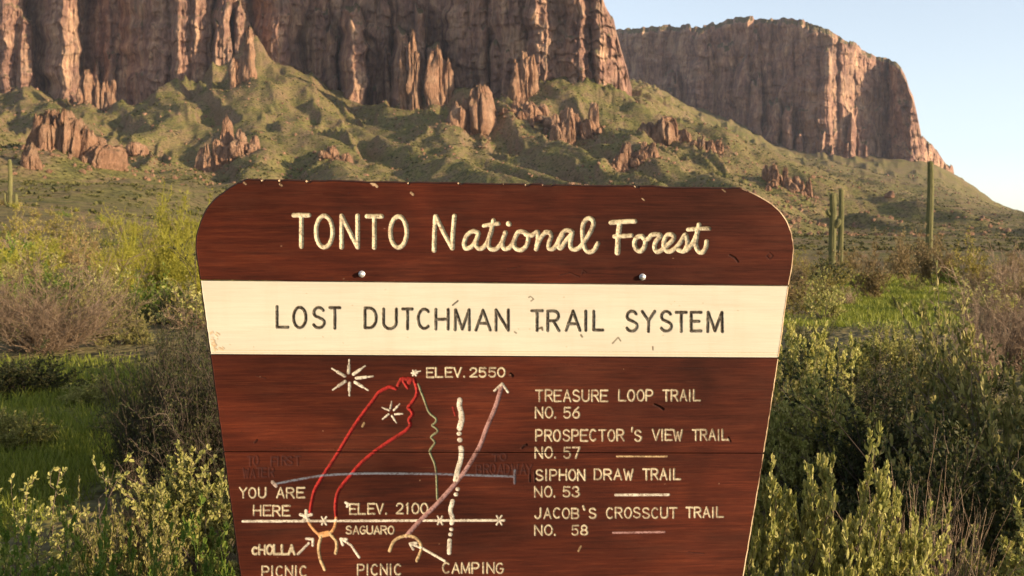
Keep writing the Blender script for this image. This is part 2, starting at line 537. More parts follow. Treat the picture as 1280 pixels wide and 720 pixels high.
def interp(px, pts):
    p = np.array(pts, float)
    return np.interp(px, p[:, 0], p[:, 1])


def front_cliff():
    px = np.concatenate([np.arange(-1000, 0, 3.0), np.arange(0, 786, 0.9), np.array([787, 788.5, 790])])
    D0 = interp(px, [(-420, 2080), (0, 1915), (180, 1880), (330, 1790), (420, 1830), (560, 1715), (600, 1690), (640, 1615), (668, 1505), (698, 1535), (703, 1510), (732, 1545), (740, 1500), (748, 1470), (781, 1530), (786, 1600), (790, 2100)])
    top = interp(px, [(-420, -190), (600, -190), (690, -130), (735, -60), (750, -14), (757, 8), (765, 20), (772, 44), (779, 68), (783, 82), (786, 96), (790, 110)])
    top = top + (fbm(px / 6, px * 0, 3, 3) - .5) * 7
    bot = np.full(px.shape, 190.0)
    rg = random.Random(77)
    B = []
    for k in range(23):                      # back tier, tops out of the frame
        cx = -420 + k * 52.0 + rg.uniform(-18, 18)
        if cx < 765: B.append((cx, rg.uniform(30, 58), rg.uniform(8, 22), rg.uniform(20, 95), rg.choice([-300, -300, -120, -30, rg.uniform(-20, 40)]), .55))
    for k in range(22):                      # middle tier of shoulders
        cx = -300 + k * 47.0 + rg.uniform(-18, 18)
        if cx < 660: B.append((cx, rg.uniform(13, 32), rg.uniform(6, 15), rg.uniform(60, 120), rg.uniform(18, 78), .5))
    for k in range(26):                      # pinnacles at the foot
        cx = -60 + k * 26.0 + rg.uniform(-12, 12)
        if cx < 600: B.append((cx, rg.uniform(5, 12), rg.uniform(4, 8), rg.uniform(95, 150), rg.uniform(58, 104), .45))
    rg2 = random.Random(5)
    for k in range(16):
        cx = -960 + k * 36.0 + rg2.uniform(-14, 14)
        B.append((cx, rg2.uniform(24, 50), rg2.uniform(10, 22), rg2.uniform(30, 120), rg2.choice([-300, -120, -20, 40]), .5))
    #      crest px, width left, width right, push (m), top py, slope of the face
    B += [(-60, 90, 40, 120, -300, .5), (6, 46, 27, 150, -300, .5), (29, 16, 16, 160, 16, .4), (79, 34, 18, 170, -300, .45), (88, 12, 14, 168, 34, .35),
          (204, 60, 26, 150, -300, .4), (226, 22, 24, 160, -300, -.15), (246, 14, 22, 150, -300, -.15), (282, 24, 10, 150, -60, .5), (271, 8, 10, 170, 24, .35), (284, 7, 8, 165, 26, .35),
          (296, 10, 12, 150, 6, .35), (310, 12, 13, 150, 36, .4), (352, 20, 20, 50, -300, .5), (400, 34, 14, 60, 10, .5), (441, 20, 19, 200, 6, .3), (480, 24, 10, 70, -20, .5),
          (501, 16, 13, 170, 34, .35), (515, 8, 9, 160, 64, .3), (524, 9, 11, 125, 4, .35), (547, 17, 16, 180, 57, .4), (578, 26, 10, 90, -40, .5), (603, 16, 9, 110, 24, .45), (618, 11, 13, 120, 50, .3),
          (632, 8, 12, 125, 64, .3), (650, 11, 18, 112, 70, .2), (650, 34, 14, 60, -300, .55), (676, 14, 26, 40, -300, -.1), (690, 9, 12, 46, 20, -.1), (709, 9, 20, 40, -20, -.1), (722, 8, 10, 42, 40, -.1), (752, 12, 32, 34, -300, -.1), (765, 10, 18, 36, 66, -.1)]
    return curtain('mountain_cliff', px, D0, top, bot, 230, B, 100, 34.0, 11.0, 26.0, M_CLIFF)


def far_mesa():
    px = np.concatenate([np.arange(700, 1197, 0.8), np.array([1197.5, 1199])])
    D0 = interp(px, [(700, 3500), (785, 3300), (880, 3060), (890, 3080), (960, 2920), (1040, 2735), (1075, 2785), (1110, 2850), (1124, 2770), (1138, 2700), (1150, 2735), (1165, 2785), (1190, 2870), (1199, 3100)])
    top = interp(px, [(700, 44), (775, 38), (800, 36), (830, 33), (862, 32), (880, 33), (892, 30), (905, 26), (930, 22), (960, 22), (972, 23.5), (977, 20.5), (990, 20.5), (997, 24), (1010, 27), (1030, 33), (1045, 41), (1060, 51), (1074, 55), (1077, 61), (1090, 67), (1112, 72), (1122, 78), (1131, 90), (1136, 108), (1141, 117), (1146, 140), (1152, 170), (1158, 178), (1170, 186), (1182, 202), (1191, 208), (1194, 226), (1199, 240)])
    top = top + (fbm(px / 5, px * 0, 13, 3) - .5) * 4.0 - 3.2 * sstep(.52, .58, vnoise(px / 13, px * 0, 19)) + 1.6
    bot = np.full(px.shape, 262.0)
    rg = random.Random(31)
    B = []
    for k in range(30):
        cx = 790 + k * 13.5 + rg.uniform(-6, 6)
        B.append((cx, rg.uniform(9, 24), rg.uniform(5, 12), rg.uniform(14, 46), rg.choice([-300, -300, rg.uniform(34, 120)]), .75 if cx < 1040 else .3))
    for k in range(26):
        cx = 800 + k * 15.0 + rg.uniform(-7, 7)
        B.append((cx, rg.uniform(5, 14), rg.uniform(4, 8), rg.uniform(50, 90), 88 + max(0, cx - 860) * .25 + rg.uniform(0, 70), .6))
    B += [(876, 22, 10, 60, 36, .5), (889, 14, 8, 62, 58, .4), (912, 26, 12, 66, 58, .75), (930, 20, 10, 76, 72, .75), (946, 18, 9, 90, 96, .7), (968, 18, 10, 110, 122, .7), (986, 14, 8, 120, 132, .6), (998, 12, 6, 110, 166, .5),
          (1018, 22, 9, 50, 30, .6), (1036, 14, 14, 44, 60, .1), (1054, 12, 20, 40, 40, -.1), (1072, 10, 20, 36, 58, -.15), (1090, 10, 18, 38, 78, -.15), (1122, 16, 12, 30, 76, .6), (1142, 12, 16, 48, 96, .0),
          (1074, 9, 10, 60, 166, .3), (1090, 9, 8, 56, 172, .3), (1150, 18, 12, 44, 150, .4), (1168, 10, 9, 50, 182, .3), (1182, 12, 9, 50, 196, .3)]
    return curtain('far_mesa', px, D0, top, bot, 190, B, 300, 46.0, 12.0, 34.0, M_CLIFF)


front_cliff()
far_mesa()
# ------------------------------------------------------------------ rock outcrops on the slopes
def rock_blocks(blocks, seed):
    """several weathered blocks fused into one outcrop; block = (x, y, z0, half width, half depth, height, lean)"""
    nu, nv = 72, 56
    u = np.linspace(0, 2 * np.pi, nu, endpoint=False)
    v = np.linspace(-np.pi / 2, np.pi / 2, nv)
    U, V = np.meshgrid(u, v)
    def spw(a, p): return np.sign(a) * np.abs(a) ** p
    cos_, quads = [], []
    off = 0
    for bi, (bx, by, bz, hw, hd, h, lean) in enumerate(blocks):
        rg = random.Random(seed * 31 + bi)
        pw = rg.uniform(.34, .6)
        ex = spw(np.cos(V), .45) * spw(np.cos(U), pw)
        ey = spw(np.cos(V), .45) * spw(np.sin(U), pw)
        ez = (spw(np.sin(V), .7) + 1) / 2
        k = seed * 3.7 + bi * 5.3
        asp = h / hw
        q = .9
        n1 = rid3(ex * q + k, ey * q - k, ez * asp * .32, seed + bi, 6)
        n3 = rid3(ex * 3.4 + k, ey * 3.4 - k, ez * asp * .9, seed + bi + 50, 4)
        n2 = vnoise3(ex * .8 + k, ey * .8, ez * asp * .45 + k, seed + 3)
        r = 1.12 - .52 * n1 + (n2 - .5) * .8 - .26 * n3
        slit = 1 - .35 * np.clip(1 - np.abs(2 * vnoise(U * 2.2 + ez * .5 + k, ez * .6, seed + 8) - 1) * 5, 0, 1)
        taper = 1.18 - rg.uniform(.25, .62) * ez ** 1.4
        top = 1 - .45 * rid3(ex * 1.3 + k, ey * 1.3, ez * 0 + k, seed + 21, 3)
        x0 = ex * hw * taper * r * slit
        y0 = ey * hd * taper * r * slit
        an = R(rg.uniform(-38, -8))
        x = bx + x0 * math.cos(an) - y0 * math.sin(an) + lean * ez * hw
        y = by + x0 * math.sin(an) + y0 * math.cos(an)
        z = bz - h * .3 + ez * h * 1.42 * (1 - (1 - top) * ez)
        cos_.append(np.stack([x, y, z], -1).reshape(-1, 3))
        i = np.arange(nv - 1)[:, None] * nu + np.arange(nu)[None, :]
        j = np.arange(nv - 1)[:, None] * nu + (np.arange(nu)[None, :] + 1) % nu
        quads.append(np.stack([i, j, j + nu, i + nu], -1).reshape(-1, 4) + off)
        off += nu * nv
    return np.concatenate(cos_), np.concatenate(quads)


def hit_ground(px, py, d, lo=.55, hi=1.5):
    """distance along a view ray where it meets the terrain, the crossing nearest to d"""
    dd = d * np.exp(np.linspace(math.log(lo), math.log(hi), 240))
    x, y, z = spot(px, py, dd)
    g = ground_z(x, y) - z
    cr = np.where((g[:-1] < 0) & (g[1:] >= 0))[0]
    if len(cr) == 0: return d
    return float(dd[cr[np.argmin(np.abs(np.log(dd[cr] / d)))]])


def outcrop(name, label, cat, px, top, width, base, d, n, style, seed, group=None):
    rng = random.Random(seed)
    d = hit_ground(px, base, d)
    X, Y, _ = [float(q) for q in spot(px, base, d)]
    m = d / F_PX
    gz = float(ground_z(np.array([X]), np.array([Y]))[0])
    w = width * m
    H = max((base - top) * m, 2.0)
    blocks = []
    cnt = {'fins': n * 2, 'spire': n * 2, 'slab': n + 2, 'boulders': n * 3}[style]
    for k in range(cnt):
        f = (k + .5) / cnt - .5 + rng.uniform(-.25, .25) / cnt
        env = (1 - .55 * abs(f - rng.uniform(-.12, .02)))
        if style == 'fins':
            hgt = H * env * rng.uniform(.6, .95); hw = w / cnt * rng.uniform(1.0, 1.9); hd = hw * rng.uniform(1.2, 2.2)
        elif style == 'spire':
            hgt = H * (1.0 if k == cnt // 2 else rng.uniform(.35, .9)); hw = w / cnt * rng.uniform(.7, 1.0); hd = hw * rng.uniform(1.2, 2.0)
        elif style == 'slab':
            main = k == cnt // 2
            hgt = H * (1.0 if main else rng.uniform(.4, .85)); hw = w * (.40 if main else rng.uniform(.16, .26)); hd = hw * 1.3
            if main: f = 0
        else:
            hgt = H * env * rng.uniform(.25, 1.05); hw = w / cnt * rng.uniform(.9, 1.9); hd = hw * rng.uniform(.8, 1.5)
        bx = f * w; by = rng.uniform(-.16, .22) * w * (1 if style != 'slab' else .5)
        zz = float(ground_z(np.array([X + bx]), np.array([Y + by]))[0]) - gz
        blocks.append((bx, by, np.clip(zz, -.3 * H, .25 * H), hw, hd, hgt, rng.uniform(-.4, .3)))
    if style in ('fins', 'boulders', 'slab'):
        for k in range(cnt):          # fallen blocks at the foot
            bx = rng.uniform(-.55, .55) * w; by = -rng.uniform(.02, .35) * w; hw = w * rng.uniform(.025, .07)
            zz = float(ground_z(np.array([X + bx]), np.array([Y + by]))[0]) - gz
            blocks.append((bx, by, zz, hw, hw, hw * rng.uniform(.8, 2.4), 0))
    co, q = rock_blocks(blocks, seed)
    o = link(name, fast_mesh(name, co, quads=q), M_ROCK, loc=(X, Y, gz))
    return tag(o, label, cat, group)


for a in (
    ('rock_outcrop', 'wide row of orange sunlit rock fins on the low rounded hill at far left', 'rock outcrop', 92, 138, 92, 192, 690, 6, 'fins', 11),
    ('rock_outcrop', 'small dark rock stub just left below the wide row of orange rock fins', 'rock outcrop', 40, 178, 20, 208, 600, 2, 'slab', 12),
    ('boulder', 'single blocky orange boulder lying between the orange fins and the dark red outcrop', 'boulder', 170, 178, 26, 192, 720, 1, 'slab', 13),
    ('rock_outcrop', 'jumbled dark red outcrop with one sunlit flank above the upper left corner of the sign', 'rock outcrop', 287, 148, 66, 200, 850, 4, 'boulders', 14),
    ('rock_outcrop', 'knobbly tan rock mound at the shaded cliff foot on the far left', 'rock outcrop', 122, 46, 40, 92, 1640, 4, 'boulders', 15),
    ('rock_spire', 'stout rock pillar standing on the peak of the green pyramid shaped spur', 'rock spire', 306, 42, 26, 100, 1660, 2, 'spire', 16),
    ('rock_spire', 'thin pointed twin needle with a pale sunlit side left of the square pillar', 'rock spire', 512, 40, 22, 128, 1540, 2, 'spire', 17),
    ('rock_spire', 'broad square topped pillar with a bright right side, in the middle of the slope top', 'rock spire', 549, 58, 28, 124, 1520, 1, 'slab', 18),
    ('rock_outcrop', 'small spiky rock cluster on a green knoll below the square topped pillar', 'rock outcrop', 590, 100, 46, 164, 1420, 3, 'fins', 19),
    ('rock_spire', 'jagged leaning rock fins right of the square topped pillar', 'rock spire', 626, 54, 34, 118, 1490, 3, 'spire', 20),
    ('rock_outcrop', 'rounded orange rock knob beside the jagged leaning fins', 'rock outcrop', 655, 70, 28, 122, 1480, 2, 'slab', 21),
    ('rock_outcrop', 'low pale ledge of broken rock below the rounded orange knob', 'rock outcrop', 662, 122, 60, 148, 1430, 4, 'boulders', 22),
    ('rock_outcrop', 'large bright tan rock mass on the slope under the cliff corner', 'rock outcrop', 718, 122, 56, 174, 1330, 3, 'boulders', 23),
    ('rock_outcrop', 'dull reddish rock patch below and right of the large tan rock mass', 'rock outcrop', 790, 174, 54, 202, 1230, 4, 'boulders', 24),
    ('rock_outcrop', 'red finned outcrop on the skyline of the slope before the dark far cliff', 'rock outcrop', 833, 140, 44, 172, 1400, 3, 'fins', 25),
    ('rock_outcrop', 'small string of reddish boulders just right of the red finned outcrop', 'rock outcrop', 884, 170, 36, 190, 1390, 4, 'boulders', 26),
    ('rock_outcrop', 'scattered reddish rocks on the slope above the upper right corner of the sign', 'rock outcrop', 985, 206, 56, 234, 1180, 5, 'boulders', 27),
    ('boulder', 'lone small tan rock on the slope between the two saguaros right of the sign', 'boulder', 1112, 238, 12, 246, 1150, 1, 'slab', 28),
    ('rock_outcrop', 'low brown rocks on the grassy shoulder above the left half of the sign', 'rock outcrop', 420, 182, 34, 198, 980, 3, 'boulders', 30),
):
    outcrop(*a)
# ------------------------------------------------------------------ the sign
SIGN_YAW = R(4.0)
_rx, _rz = ray(640, 400)
S0 = np.array([float(_rx) * 2.5, 2.5, CAM_Z + float(_rz) * 2.5])      # a point of the board's face
SN = np.array([math.sin(SIGN_YAW), -math.cos(SIGN_YAW), 0.0])          # the face looks this way


def on_sign(px, py):
    rx, rz = ray(px, py)
    dr = np.stack([rx, np.ones_like(rx), rz], -1)
    t = ((S0 - np.array([0, 0, CAM_Z])) @ SN) / (dr @ SN)
    return np.array([0, 0, CAM_Z]) + dr * t[..., None]


SIGN_LOC = np.array([S0[0], S0[1] + 0.02, 0.0])
SLOPE = np.array([(220, .0185), (354, .0093), (446, .006), (566, .003), (720, 0), (900, 0)])
LEFT = np.array([(229.2, 316), (230.3, 309), (233, 301), (236, 295), (239.4, 289), (245, 280), (251.9, 271), (260, 262.5), (268, 256.7), (277, 252), (285.8, 248.5), (301.6, 244.4), (315.6, 244), (340, 247.3), (354, 249.2), (445.5, 262), (712, 298.6), (860, 319)])
RIGHT = np.array([(229.4, 920), (231, 928), (236.3, 941), (243.5, 955.5), (251.6, 968), (265.3, 980.8), (281.8, 989), (300.3, 992.5), (315, 992.5), (336.9, 990), (354, 986.5), (445.5, 974), (595, 951), (712, 931.6), (860, 909)])

def densify(T):
    """round curve through the outline points"""
    a = T[:14]; q = np.vstack([2 * a[0] - a[1], a, 2 * a[-1] - a[-2]]); out = []
    for i in range(1, len(q) - 2):
        for t in np.linspace(0, 1, 6, endpoint=False):
            p0, p1, p2, p3 = q[i - 1], q[i], q[i + 1], q[i + 2]
            out.append(.5 * ((2 * p1) + (-p0 + p2) * t + (2 * p0 - 5 * p1 + 4 * p2 - p3) * t * t + (-p0 + 3 * p1 - 3 * p2 + p3) * t ** 3))
    r = np.vstack([out, T[13:]])
    return r[np.argsort(r[:, 0], kind='stable')]


LEFT, RIGHT = densify(LEFT), densify(RIGHT)

# --- single stroke letters in a unit box, y down
def arc(cx, cy, rx, ry, a0, a1, n=14):
    t = np.radians(np.linspace(a0, a1, n))
    return [(cx + rx * math.cos(q), cy + ry * math.sin(q)) for q in t]


def oval(n=28): return arc(.5, .5, .5, .5, 0, 360, n)


G = {
    'A': [[(0, 1), (.5, 0), (1, 1)], [(.2, .66), (.8, .66)]],
    'B': [[(0, 0), (0, 1)], [(0, 0), (.55, 0)] + arc(.55, .24, .38, .24, -90, 90, 8) + [(0, .48)], [(.5, .48)] + arc(.55, .74, .45, .26, -90, 90, 8) + [(0, 1)]],
    'C': [arc(.52, .5, .5, .5, -50, -310, 18)],
    'D': [[(0, 0), (0, 1), (.4, 1)] + arc(.4, .5, .6, .5, 90, -90, 12) + [(0, 0)]],
    'E': [[(1, 0), (0, 0), (0, 1), (1, 1)], [(0, .48), (.8, .48)]],
    'F': [[(1, 0), (0, 0), (0, 1)], [(0, .48), (.8, .48)]],
    'G': [arc(.52, .5, .5, .5, -50, -340, 18) + [(.98, .55), (.6, .55)]],
    'H': [[(0, 0), (0, 1)], [(1, 0), (1, 1)], [(0, .5), (1, .5)]],
    'I': [[(.5, 0), (.5, 1)]],
    'J': [[(.85, 0), (.85, .7)] + arc(.45, .7, .4, .3, 0, 165, 8)],
    'L': [[(0, 0), (0, 1), (1, 1)]],
    'M': [[(0, 1), (.03, 0), (.5, .95), (.97, 0), (1, 1)]],
    'N': [[(0, 1), (0, 0), (1, 1), (1, 0)]],
    'O': [oval()],
    'P': [[(0, 1), (0, 0), (.55, 0)] + arc(.55, .27, .42, .27, -90, 90, 8) + [(0, .54)]],
    'R': [[(0, 1), (0, 0), (.55, 0)] + arc(.55, .25, .42, .25, -90, 90, 8) + [(0, .5)], [(.5, .5), (1, 1)]],
    'S': [arc(.5, .25, .44, .25, -25, -200, 9) + [(.2, .42), (.5, .49), (.82, .58)] + arc(.5, .74, .5, .26, -20, 155, 10)],
    'T': [[(0, 0), (1, 0)], [(.5, 0), (.5, 1)]],
    'U': [[(0, 0), (0, .68)] + arc(.5, .68, .5, .32, 180, 0, 10) + [(1, 0)]],
    'V': [[(0, 0), (.5, 1), (1, 0)]],
    'W': [[(0, 0), (.25, 1), (.5, .2), (.75, 1), (1, 0)]],
    'Y': [[(0, 0), (.5, .48), (1, 0)], [(.5, .48), (.5, 1)]],
    '0': [oval()], '1': [[(.3, .15), (.55, 0), (.55, 1)]],
    '2': [arc(.5, .28, .46, .28, 190, 370, 10) + [(.85, .5), (0, 1), (1, 1)]],
    '3': [arc(.45, .25, .42, .25, 200, 430, 10) + arc(.45, .74, .5, .26, -80, 160, 10)],
    '5': [[(.95, 0), (.1, 0), (.06, .45)] + arc(.45, .68, .5, .32, -110, 150, 12)],
    '6': [[(.8, 0), (.3, .3), (.05, .62)] + arc(.5, .7, .47, .3, 180, -180, 16)],
    '7': [[(0, 0), (1, 0), (.4, 1)]],
    '8': [arc(.5, .25, .4, .25, 90, 450, 14), arc(.5, .75, .5, .25, -90, 270, 16)],
    '.': [[(.1, .95), (.1, 1.0)]], "'": [[(.5, -.22), (.4, .12)]], '`': [[(.2, -.22), (.6, .14)]],
    'c': [arc(.52, .62, .48, .38, -50, -310, 14)],
}
CREAM = (0.57, 0.48, 0.325); WHITE = (0.56, 0.49, 0.39); TAN = (0.46, 0.32, 0.17); DARK = (0.022, 0.014, 0.008)
RED = (0.30, 0.020, 0.017); MAUVE = (0.30, 0.165, 0.15); GREY = (0.125, 0.135, 0.165); OLIVE = (0.20, 0.205, 0.115); ORANGE = (0.52, 0.26, 0.11)
GHOST = (0.035, 0.016, 0.016)
STROKES = []        # (points px, half width px, colour, depth m, cover)


def st(pts, hw, colr, depth=0.0016, cover=1.0): STROKES.append((np.array(pts, float), hw, colr, depth, cover))


def word(txt, x0, x1, y0, y1, hw, colr, depth=0.0014, gap=.38, cover=.80, tilt=0.0, seed=0, jig=.35):
    """letters spread evenly from x0 to x1 (outer edges of the strokes)"""
    wd = {'I': .35, '.': .3, "'": .35, '`': .35, ' ': .8, 'M': 1.15, 'W': 1.2, '1': .6}
    ws = [wd.get(ch, 1.0) for ch in txt]
    tot = sum(ws) + gap * (len(txt) - 1)
    x0 += hw; x1 -= hw; y0 += hw; y1 -= hw
    s = (x1 - x0) / tot
    x = x0
    rng = random.Random(seed + len(txt))
    for ch, w in zip(txt, ws):
        if ch != ' ':
            jx, jy = rng.uniform(-jig, jig), rng.uniform(-jig, jig)
            for pl in G[ch]:
                st([(x + p[0] * w * s + jx, y0 + p[1] * (y1 - y0) + jy + tilt * (x - x0)) for p in pl], hw * rng.uniform(.92, 1.08), colr, depth, cover * rng.uniform(.88, 1.0))
        x += (w + gap) * s


def glyphs(lst, hw, colr, depth, cover=1.0):
    for ch, x0, x1, y0, y1 in lst:
        for pl in G[ch]:
            st([(x0 + hw + p[0] * (x1 - x0 - 2 * hw), y0 + hw + p[1] * (y1 - y0 - 2 * hw)) for p in pl], hw, colr, depth, cover)


def smooth(pts, n=6):
    """Catmull-Rom through the points"""
    p = np.array(pts, float); q = np.vstack([2 * p[0] - p[1], p, 2 * p[-1] - p[-2]])
    out = []
    for i in range(1, len(q) - 2):
        for t in np.linspace(0, 1, n, endpoint=False):
            a, b, c, d = q[i - 1], q[i], q[i + 1], q[i + 2]
            out.append(.5 * ((2 * b) + (-a + c) * t + (2 * a - 5 * b + 4 * c - d) * t * t + (-a + 3 * b - 3 * c + d) * t ** 3))
    out.append(p[-1]); return out


def crop(ox, oy, pts, k=8.0): return [(ox + a / k, oy + b / k) for a, b in pts]


# header
HW = 2.75
DH = 0.0032
glyphs([('T', 364.5, 389, 266.3, 311), ('O', 392.3, 418.6, 267, 311.8), ('N', 424.3, 449.8, 267, 311.8), ('T', 456, 480, 267.6, 312), ('O', 485.3, 511.2, 267.8, 312)], HW, CREAM, DH)
for pl in (
    [(100, 505), (105, 330), (115, 165)], [(122, 165), (200, 330), (282, 480)], [(284, 480), (290, 320), (305, 160)],
    [(545, 330), (490, 312), (430, 355), (402, 430), (415, 482), (470, 470), (520, 405), (545, 335), (522, 410), (525, 465), (568, 486), (620, 445), (665, 340), (695, 205)],
    [(665, 330), (645, 435), (670, 490), (722, 488), (775, 430), (815, 325), (785, 425), (800, 484), (852, 478), (895, 420), (940, 325), (1000, 322), (1042, 370), (1025, 455), (968, 500), (912, 478), (898, 425)],
    [(1020, 345), (1080, 352), (1138, 320), (1135, 420), (1122, 490)], [(1125, 485), (1160, 395), (1210, 330), (1258, 325)]):
    st(smooth(crop(530, 250, pl)) if len(pl) > 3 else crop(530, 250, pl), HW, CREAM, DH)
st(crop(530, 250, [(600, 257), (680, 243), (745, 236)]), 2.4, CREAM, DH)
st(crop(530, 250, [(846, 238), (850, 240)]), 3.2, CREAM, DH)
for pl in (
    [(335, 322), (378, 328), (392, 365), (372, 425), (370, 480), (412, 488), (450, 440), (495, 345), (540, 305), (605, 325), (545, 400), (500, 470), (476, 478), (470, 430), (510, 340)],
    [(605, 325), (585, 420), (592, 478), (632, 495), (690, 460), (770, 345), (812, 255), (806, 200), (762, 184), (718, 228), (704, 315), (716, 430), (742, 502), (785, 520), (825, 496), (860, 432)]):
    st(smooth(crop(640, 250, pl)), HW, CREAM, DH)
st(crop(750, 250, [(112, 226), (200, 218), (348, 212)]), 2.9, CREAM, DH)
st(crop(750, 250, [(200, 225), (182, 370), (175, 528)]), 3.3, CREAM, DH)
st(crop(750, 250, [(145, 364), (220, 362), (318, 354)]), 2.6, CREAM, DH)
for pl in (
    [(420, 362), (372, 372), (345, 425), (360, 488), (405, 512), (445, 468), (452, 405), (422, 362), (455, 400), (490, 380), (525, 348), (605, 352), (562, 410), (545, 468), (565, 514), (605, 508), (665, 462), (738, 385), (722, 348), (672, 352), (640, 415), (645, 482), (685, 515), (740, 492), (800, 430), (850, 350), (868, 385), (872, 450), (838, 512), (785, 500)],
    [(865, 500), (915, 450), (965, 350), (990, 248)], [(972, 320), (958, 440), (985, 512), (1025, 522), (1058, 475), (1066, 415)]):
    st(smooth(crop(750, 250, pl)), 2.8, CREAM, DH)
st(crop(750, 250, [(882, 296), (980, 285), (1092, 286)]), 2.5, CREAM, DH)
# title band
B0 = 0.0022
glyphs([('L', 344, 361.5, 381.5, 411), ('O', 364.6, 384, 382.3, 411.6), ('S', 389.2, 407, 382.6, 411.8), ('T', 410, 426.5, 382.8, 412.4),
        ('D', 454, 472, 383.2, 411.8), ('U', 477.2, 497, 384.4, 413), ('T', 501.2, 517, 384.4, 413), ('C', 520.2, 539.5, 384.6, 412.6), ('H', 542.6, 561.8, 385, 413.4),
        ('M', 566.6, 588.4, 385.4, 414.4), ('A', 592.6, 614.4, 386, 414.6), ('N', 617.8, 637, 385.6, 414.8),
        ('T', 662.6, 679.6, 386.6, 415.2), ('R', 682.4, 700.4, 387, 415.2), ('A', 705.4, 726.6, 387, 415), ('I', 729.6, 734.2, 387, 415), ('L', 740, 755, 387.4, 414.6),
        ('S', 780.8, 798, 387, 416), ('Y', 800.6, 820, 387.4, 416.2), ('S', 823.8, 841, 387.4, 416), ('T', 843, 859.5, 388.6, 416.4), ('E', 861.8, 877.8, 388.6, 415.8), ('M', 882.4, 904.6, 388.6, 416.6)], 1.95, DARK, B0)
st(crop(480, 360, [(685, 172), (738, 128)]), 1.0, DARK, .001); st(crop(640, 360, [(270, 405), (300, 395), (302, 420)]), 1.3, (.1, .07, .04), .0008)
for pl, w in (([(165, 95), (185, 85), (215, 112), (190, 130)], .8), ([(1005, 552), (1060, 495), (1085, 530)], 1.0), ([(25, 440), (40, 450)], 1.0), ([(688, 470), (700, 488)], 1.3)):
    st(crop(640, 360, pl), w, (.11, .08, .045), .0006, .9)
st(crop(770, 360, [(366, 590), (368, 618)]), .9, (.12, .08, .05), .0006)
# groove along the foot of the band
for yy, w in ((438.2, .5), (441.4, .6)):
    st([(262, yy), (976, yy + 3.2)], w, (.50, .40, .22), .0008, .55)
# trail list
SM = 1.12
D2 = 0.0013
word('TREASURE', 669.2, 761, 486.6, 502.4, SM, CREAM, D2, tilt=0.0); word('LOOP', 773, 817.6, 486.6, 502.2, SM, CREAM, D2); word('TRAIL', 828, 876, 486.6, 502, SM, CREAM, D2)
word('NO.', 668.8, 698, 508, 523.4, SM, CREAM, D2); word('56', 703.8, 725.5, 508, 523.2, SM, CREAM, D2)
word('PROSPECTOR', 669, 781, 536.2, 552, SM, CREAM, D2); word("'", 787.5, 794, 536.2, 552, SM, CREAM, D2); word('S', 793, 803, 536.6, 552, SM, CREAM, D2)
word('VIEW', 815, 854, 536.2, 551.4, SM, CREAM, D2, gap=.25); word('TRAIL', 865, 911.5, 536, 551.2, SM, CREAM, D2)
word('NO.', 668.4, 697.6, 558, 573.6, SM, CREAM, D2); word('57', 703.8, 725.5, 558, 573.4, SM, CREAM, D2)
word('SIPHON', 669, 732.5, 586, 601.2, SM, CREAM, D2, cover=.9); word('DRAW', 742.5, 792, 585.6, 600.6, SM, CREAM, D2, cover=.9); word('TRAIL', 803, 851.4, 585.2, 600.4, SM, CREAM, D2, cover=.85)
word('NO.', 667.8, 697, 607.4, 622.2, SM, CREAM, D2); word('53', 702.8, 725.4, 607.2, 621.8, SM, CREAM, D2)
word('JACOB', 667.4, 724.8, 634.2, 648.8, SM, CREAM, D2); word('`', 727, 734, 633.8, 648, SM * 1.2, CREAM, D2); word('S', 736, 746.4, 634.2, 648.4, SM, CREAM, D2)
word('CROSSCUT', 757.6, 847, 633.6, 648.4, SM, CREAM, D2); word('TRAIL', 857, 905, 633.2, 647.6, SM, CREAM, D2, cover=.85)
word('NO.', 667.8, 697.4, 655.6, 670, SM, CREAM, D2); word('58', 713.8, 735.4, 655.4, 669.4, SM, CREAM, D2)
st([(771, 570.4), (833.5, 570.6)], 1.0, TAN, D2); st([(769.6, 618.8), (836, 618.4)], 1.6, WHITE, D2); st([(766.5, 666), (830.5, 665)], 1.3, MAUVE, D2)
# map: words
word('ELEV.', 532.6, 583.6, 458.8, 472.4, SM, CREAM, D2, cover=.9); word('2550', 587, 632.4, 459, 472.2, SM, CREAM, D2, cover=.9)
word('YOU', 299, 333, 608.6, 623, SM, CREAM, D2); word('ARE', 345.4, 381.6, 608.6, 623, SM, CREAM, D2); word('HERE', 316.4, 363.6, 631, 645.6, SM, CREAM, D2)
word('ELEV.', 436.4, 486, 628.8, 643.6, SM, CREAM, D2); word('2100', 494.8, 536, 628.4, 643.2, SM, CREAM, D2)
word('SAGUARO', 432, 493.4, 657, 668.6, SM * .92, CREAM, D2, gap=.3)
word('cHOLLA', 313.8, 370, 680, 694, SM * 1.35, CREAM, D2, gap=.3)
word('PICNIC', 326.6, 384.6, 706.6, 721.4, SM, CREAM, D2); word('PICNIC', 446, 502.6, 704.4, 719.4, SM, CREAM, D2); word('CAMPING', 552.6, 630.6, 702.8, 717.4, SM, CREAM, D2)
for t_, x0, x1, y0, y1 in (('TO', 308, 324, 568.5, 583), ('FIRST', 338, 376, 569.5, 583), ('WATER', 303, 343, 584, 597.5), ('TO', 614, 634, 566, 576.5), ('BROADWAY', 595, 667, 579, 593.5)):
    word(t_, x0, x1, y0, y1, 1.25, GHOST, .0009, cover=.5, jig=.9)
